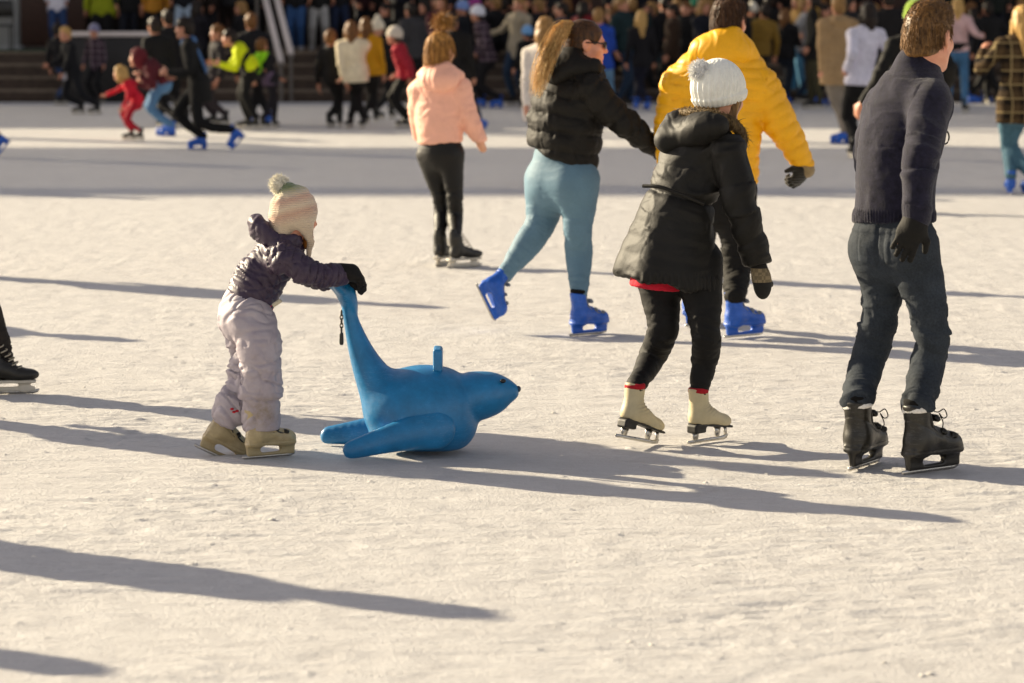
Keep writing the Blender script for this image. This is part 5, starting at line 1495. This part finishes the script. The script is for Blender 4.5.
# ------------------------------------------------------------------ setting
def ground():
    def plane(nm, x0, x1, y0, y1, z, m):
        V = np.array([[x0, y0, z], [x1, y0, z], [x1, y1, z], [x0, y1, z]]); return struct(obj(nm, V, np.array([[0, 1, 2, 3]]), m, None, False))
    t = NT('trodden_snow'); v = t.coords()
    t.l(t.ramp(t.noise(v, 2, 8), [(.3, (.25, .24, .23)), (.7, (.5, .49, .48))]), t.b.inputs['Base Color']); t.b.inputs['Roughness'].default_value = .9
    plane('ground', -600, 600, -300, 900, -.03, t.m)
    t = NT('scraped_ice'); v = t.coords()
    fine = t.noise(v, 55, 6, .72); mid = t.noise(v, 7, 6, .65); big = t.noise(v, .5, 4)
    vs = t.coords((4, 11, 1)); st = t.noise(vs, 2.0, 7, .68)
    vd = t.coords((1, 5, 1)); vd.node.inputs['Rotation'].default_value = (0, 0, R(24)); sd = t.noise(vd, 3.5, 6, .7)
    vg = t.coords((3, 60, 1)); vg.node.inputs['Rotation'].default_value = (0, 0, R(-6)); sg = t.noise(vg, .9, 3, .5)
    groove = t.ramp(sg, [(.0, (0, 0, 0)), (.465, (0, 0, 0)), (.5, (1, 1, 1)), (.535, (0, 0, 0))])
    m = t.math('ADD', t.math('MULTIPLY', mid, .35), t.math('ADD', t.math('MULTIPLY', st, .35), t.math('MULTIPLY', fine, .3)))
    base = t.ramp(m, [(.3, (.43, .415, .40)), (.46, (.56, .545, .53)), (.66, (.66, .65, .635))])
    mx = t.n('MixRGB', blend_type='MULTIPLY'); mx.inputs[0].default_value = .22; t.l(base, mx.inputs[1])
    t.l(t.ramp(big, [(.3, (.78, .78, .8)), (.7, (1, 1, 1))]), mx.inputs[2])
    t.l(mx.outputs[0], t.b.inputs['Base Color'])
    t.l(t.ramp(mid, [(.35, (.38,) * 3), (.65, (.8,) * 3)]), t.b.inputs['Roughness'])
    t.b.inputs['Specular IOR Level'].default_value = .35
    n = t.bump(st, .6, .02); n = t.bump(fine, .8, .01, n)
    t.l(n, t.b.inputs['Normal'])
    xs = np.concatenate([np.linspace(-34, -5.3, 30)[:-1], np.arange(-5.3, 5.3, .0115), np.linspace(5.3, 34, 30)])
    ys = np.concatenate([np.linspace(1.5, 6.6, 12)[:-1], np.arange(6.6, 14.5, .0135), 14.5 + np.cumsum(np.linspace(.014, .3, 250)), [51.9]])
    ys = ys[ys <= 51.9]
    X, Y = np.meshgrid(xs, ys, indexing='ij'); x, y = X.ravel(), Y.ravel()
    q = lambda fx, fy, rot=0, o=0: np.stack([(x * math.cos(R(rot)) + y * math.sin(R(rot))) * fx, (y * math.cos(R(rot)) - x * math.sin(R(rot))) * fy, np.full(len(x), o + .5)], 1)
    warp = noise(q(2, 2), 40) * .5
    h = .0028 * noise(q(1.6, 2.6), 41)
    w = q(5.5, 17, 0, 3); w[:, 1] += 1.2 * warp
    h += .0026 * (1 - 2 * np.abs(noise(w, 42)))
    w = q(9, 24, 14, 7); h += .0013 * noise(w, 43)
    h += .0011 * noise(q(27, 27), 44)
    h += .0010 * noise(q(58, 46), 46)
    for sd, rot, fx, fy, th in ((70, 4, 4.5, 21, .42), (71, -7, 7, 30, .42)):      # short scraped dents
        h -= .012 * np.clip(noise(q(fx, fy, rot, sd), sd) - th, 0, .35)
    pat = np.clip(noise(q(1.1, 1.6, 20), 45) * 1.6 + .55, .25, 1.3)
    h *= pat * 1.35
    for sd, rot, fx, fy, th, dp in ((50, 5, .4, 8, 13, .005), (51, -9, .3, 8, 13, .005), (54, 2, .5, 13, 9, .004), (55, -4, .6, 13, 9, .004), (52, 27, .35, 6, 15, .004), (53, -33, .35, 6, 15, .0035)):      # skate cuts
        w = q(fx, fy, rot, sd); w[:, 1] += .7 * warp
        m_ = np.clip(noise(q(.9, .9, 0, sd + 9), sd + 20) * 2.2, 0, 1)
        h -= dp * np.clip(1 - np.abs(noise(w, sd)) * th, 0, 1) * m_
    g = np.random.default_rng(77)      # kicked-up lumps of frozen snow
    h += .010 * np.clip(noise(q(21, 21, 5, 11), 61) - .72, 0, 1) * 4
    fade = np.clip((5.3 - np.abs(x)) / .4, 0, 1) * np.clip((y - 6.6) / .3, 0, 1) * np.clip((40 - y) / 18, 0, 1)
    V = np.stack([x, y, h * fade - .0015], 1); n1 = len(ys)
    ii, jj = np.meshgrid(np.arange(len(xs) - 1), np.arange(n1 - 1), indexing='ij'); b0 = (ii * n1 + jj).ravel()
    Fc = np.stack([b0, b0 + n1, b0 + n1 + 1, b0 + 1], 1)
    struct(obj('ice', V, Fc, t.m, None))
    # crumbs of scraped snow lying about
    g = np.random.default_rng(3); parts = []
    for i in range(200):
        d = 7.4 + 16 * g.uniform() ** 1.6; x = g.uniform(-.19, .19) * d
        rr = .0025 + .008 * g.uniform() ** 4
        th = np.linspace(0, 2 * math.pi, 6)[:-1]
        V = [[x + rr * 1.6 * math.cos(a) * g.uniform(.6, 1.2), d + rr * math.sin(a) * g.uniform(.6, 1.2), 0] for a in th] + [[x, d, rr * g.uniform(.6, 1.1)]]
        parts.append((np.array(V), np.array([[j, (j + 1) % 5, 5] for j in range(5)])))
    o = obj('snow_crumbs', *merge(*parts), cloth('snow_crumb', '#d8d3ca', .9, 80), None, False); o['kind'] = 'stuff'
    o['label'] = 'loose crumbs of scraped snow on the ice'

def backdrop():
    wood = cloth('dark_wood_steps', '#57483c', .8, 30, .3, .4)
    dark = plastic('dark_board', '#1a1614', .6, .3)
    t = thing('platform_steps', 'low brown wooden steps and deck along the far edge of the ice', 'steps', (0, 52, 0))
    for i in range(4):
        obj('step', *bevel_box((-34, 52 + i * .42, -.02), (34, 52 + (i + 1) * .42 - .004, .21 * (i + 1)), .015), wood, t, False)
    obj('deck', *bevel_box((-34, 53.68, -.02), (34, 61, .845), .02), wood, t, False)
    for i in range(4):
        obj('nosing', *bevel_box((-34, 51.985 + i * .42, .21 * (i + 1) - .05), (34, 52.03 + i * .42, .21 * (i + 1) + .006), .008), cloth('worn_edge', '#75685a', .8, 30), t, False)
    def X(px, D): return P(px, 50, D)[0]
    o = obj('green_carpet', *bevel_box((X(-40, 53.7), 53.66, .62), (X(52, 53.7), 55.5, .858), .01), cloth('green_carpet', '#1d4a31', .95, 80), None, False)
    o['label'] = 'dark green carpet runner over the edge of the deck at far left'; o['category'] = 'carpet'
    t = thing('rink_barrier', 'dark rink barrier with a white top rail at the back left', 'barrier', (X(105, 51.9), 51.9, 0))
    obj('panel', *bevel_box((X(64, 51.8), 51.72, 0), (X(176, 51.8), 51.8, 1.12), .01), dark, t, False)
    obj('top_rail', *bevel_box((X(64, 51.8), 51.69, 1.125), (X(176, 51.8), 51.83, 1.21), .015), plastic('white_rail', '#cfc4bd', .5), t, False)
    for nm, x0, x1, m, lab in (('column', -6, 19, plastic('pale_column', '#9a9a98', .7), 'pale grey square column at the far left of the deck'),):
        t = thing(nm, lab, 'column', (X(6, 54.6), 54.6, .858))
        obj('shaft', *bevel_box((X(x0, 54.6), 54.4, .93), (X(x1, 54.6), 54.85, 5), .02), m, t, False)
        obj('base', *bevel_box((X(x0, 54.6) - .05, 54.35, .86), (X(x1, 54.6) + .05, 54.9, .928), .015), m, t, False)
    # chair in front of the column
    c = thing('chair', 'small black chair standing at the left edge of the deck', 'chair', (X(1, 53.95), 53.95, .86))
    x = X(1, 53.95)
    obj('seat', *bevel_box((x - .2, 53.75, 1.28), (x + .2, 54.15, 1.32), .01), M_BLACK, c, False)
    obj('backrest', *bevel_box((x - .2, 54.12, 1.45), (x + .2, 54.16, 1.75), .01), M_BLACK, c, False)
    for sx in (-1, 1):
        obj('leg', *tube([(x + sx * .19, 53.77, .86), (x + sx * .19, 53.77, 1.28)], .016), M_BLACK, c)
        obj('leg', *tube([(x + sx * .19, 54.14, .86), (x + sx * .19, 54.14, 1.74)], .016), M_BLACK, c)
    # two sloping white hand rails of the steps
    for i, (xa, xb, yb, nm) in enumerate(((266, 281, 62, 'left and longer'), (277, 291, 54, 'right and shorter'))):
        t = thing('handrail', 'white sloping handrail at the steps, the %s of the pair' % nm, 'handrail', (X(xb, 51.9), 51.9, 0), 'white handrails at the steps')
        a = P(xb, yb, 51.85 + .12 * i); b = P(xa - 9, -35, 54.3 + .12 * i); w = .05
        d = unit(b - a); sx = np.array([w, 0, 0]); sz = unit(np.cross(d, sx)) * .05
        V = np.array([q + i1 * sx + j1 * sz for q in (a, b) for i1, j1 in ((-1, -1), (1, -1), (1, 1), (-1, 1))])
        Fc = np.array([[0, 1, 2, 3], [7, 6, 5, 4], [0, 4, 5, 1], [1, 5, 6, 2], [2, 6, 7, 3], [3, 7, 4, 0]])
        obj('rail', V, Fc, plastic('white_rail', '#cfc4bd', .5), t, False)
        obj('post', *tube([(a[0], a[1] + .02, 0), (a[0] - .005, a[1] + .02, a[2])], .03, 8), metal('post_steel', '#77726c', .5), t)
        obj('post', *tube([(b[0], b[1] - .05, .85), (b[0], b[1] - .05, b[2])], .03, 8), metal('post_steel', '#77726c', .5), t)
    # the hall behind: wall, unseen gallery left open for a sunlit strip, roof; its shadow covers the far half of the rink
    h = thing('hall', 'large dark hall behind the rink with doors onto the deck', 'building', (0, 61.1, .845))
    wall = cloth('dark_facade', '#2a211c', .85, 10, .2, .4, big=1)
    y0, y1 = 60.2, 60.7
    xs = (-10.6, -5.6)  # unseen wall opening, added to let sun onto the far right ice
    obj('wall', *tmerge(box_vf((-75, y0, .845), (60, y1, 3.9)), box_vf((-75, y0, 3.9), (xs[0], y1, 7.4)), box_vf((xs[1], y0, 3.9), (60, y1, 7.4)),
                        ), wall, h, False)
    obj('shade_slats', *tmerge(*[box_vf((-75, y0 + .2, 7.41 + i * .25), (60, y0 + .24, 7.41 + i * .25 + .18)) for i in range(26)]), wall, h, False)  # unseen slats, added so some sun thins the hall's shadow
    obj('shade_slats', *tmerge(*[box_vf((-75, y0 + .2, 17.7 + i * .25), (60, y0 + .24, 17.7 + i * .25 + .18)) for i in range(24)]), wall, h, False)  # upper slats out of view, added to lighten the shadow band
    obj('roof', *box_vf((-75, y0 - .1, 23.62), (60, y1 + .1, 23.9)), wall, h, False)
    for i in range(17): obj('added_gallery_pillar', *tube([(-74 + i * 8, 60.45, 13.9), (-74 + i * 8, 60.45, 17.7)], .22, 10), wall, h)  # supports of the added open storey that lets the sun strip through
    for px in (45, 215, 480, 620, 690, 900):
        x = X(px, 60)
        obj('door', *bevel_box((x - .8, 60.12, .86), (x + .8, 60.19, 3.1), .02), plastic('brown_door', '#3b251b', .6, .3), h, False)

def lights():
    cam = bpy.data.cameras.new('camera'); co = bpy.data.objects.new('camera', cam); COL.objects.link(co)
    co.location = (0, 0, CAMH); co.rotation_euler = (math.pi / 2 - TILT, 0, 0)
    cam.sensor_width = 36; cam.lens = F / 1024 * 36; cam.clip_end = 3000
    cam.dof.use_dof = True; cam.dof.focus_distance = 11.9; cam.dof.aperture_fstop = 3.6
    scene.camera = co
    elev, az = 20.9, 148.0      # the sun stands behind and to the left: direction towards it, from +X
    d = np.array([math.cos(R(elev)) * math.cos(R(az)), math.cos(R(elev)) * math.sin(R(az)), math.sin(R(elev))])
    sun = bpy.data.lights.new('sun', 'SUN'); sun.energy = SUN; sun.angle = R(.5); sun.color = (1, .85, .60)
    so = bpy.data.objects.new('sun', sun); COL.objects.link(so); so.location = (-20, 10, 30)
    from mathutils import Vector
    so.rotation_euler = Vector(d).to_track_quat('Z', 'Y').to_euler()
    w = bpy.data.worlds.new('World'); scene.world = w; w.use_nodes = True
    sk = w.node_tree.nodes.new('ShaderNodeTexSky'); sk.sky_type = 'NISHITA'; sk.sun_disc = False
    sk.sun_elevation = R(elev); sk.sun_rotation = R(90 - az)
    bg = w.node_tree.nodes['Background']; hs = w.node_tree.nodes.new('ShaderNodeHueSaturation'); hs.inputs['Saturation'].default_value = .42; w.node_tree.links.new(sk.outputs[0], hs.inputs['Color'])
    mm = w.node_tree.nodes.new('ShaderNodeMixRGB'); mm.blend_type = 'MULTIPLY'; mm.inputs[0].default_value = 1; mm.inputs[2].default_value = (1, .9, .86, 1)
    w.node_tree.links.new(hs.outputs[0], mm.inputs[1]); w.node_tree.links.new(mm.outputs[0], bg.inputs[0]); bg.inputs[1].default_value = SKY
    vs = scene.view_settings; vs.view_transform = 'Standard'; vs.look = 'None'; vs.exposure = EXPO; vs.gamma = 1
    scene.cycles.max_bounces = 6

SUN, SKY, EXPO = 5.0, .08, 1.2
ground(); backdrop(); lights()
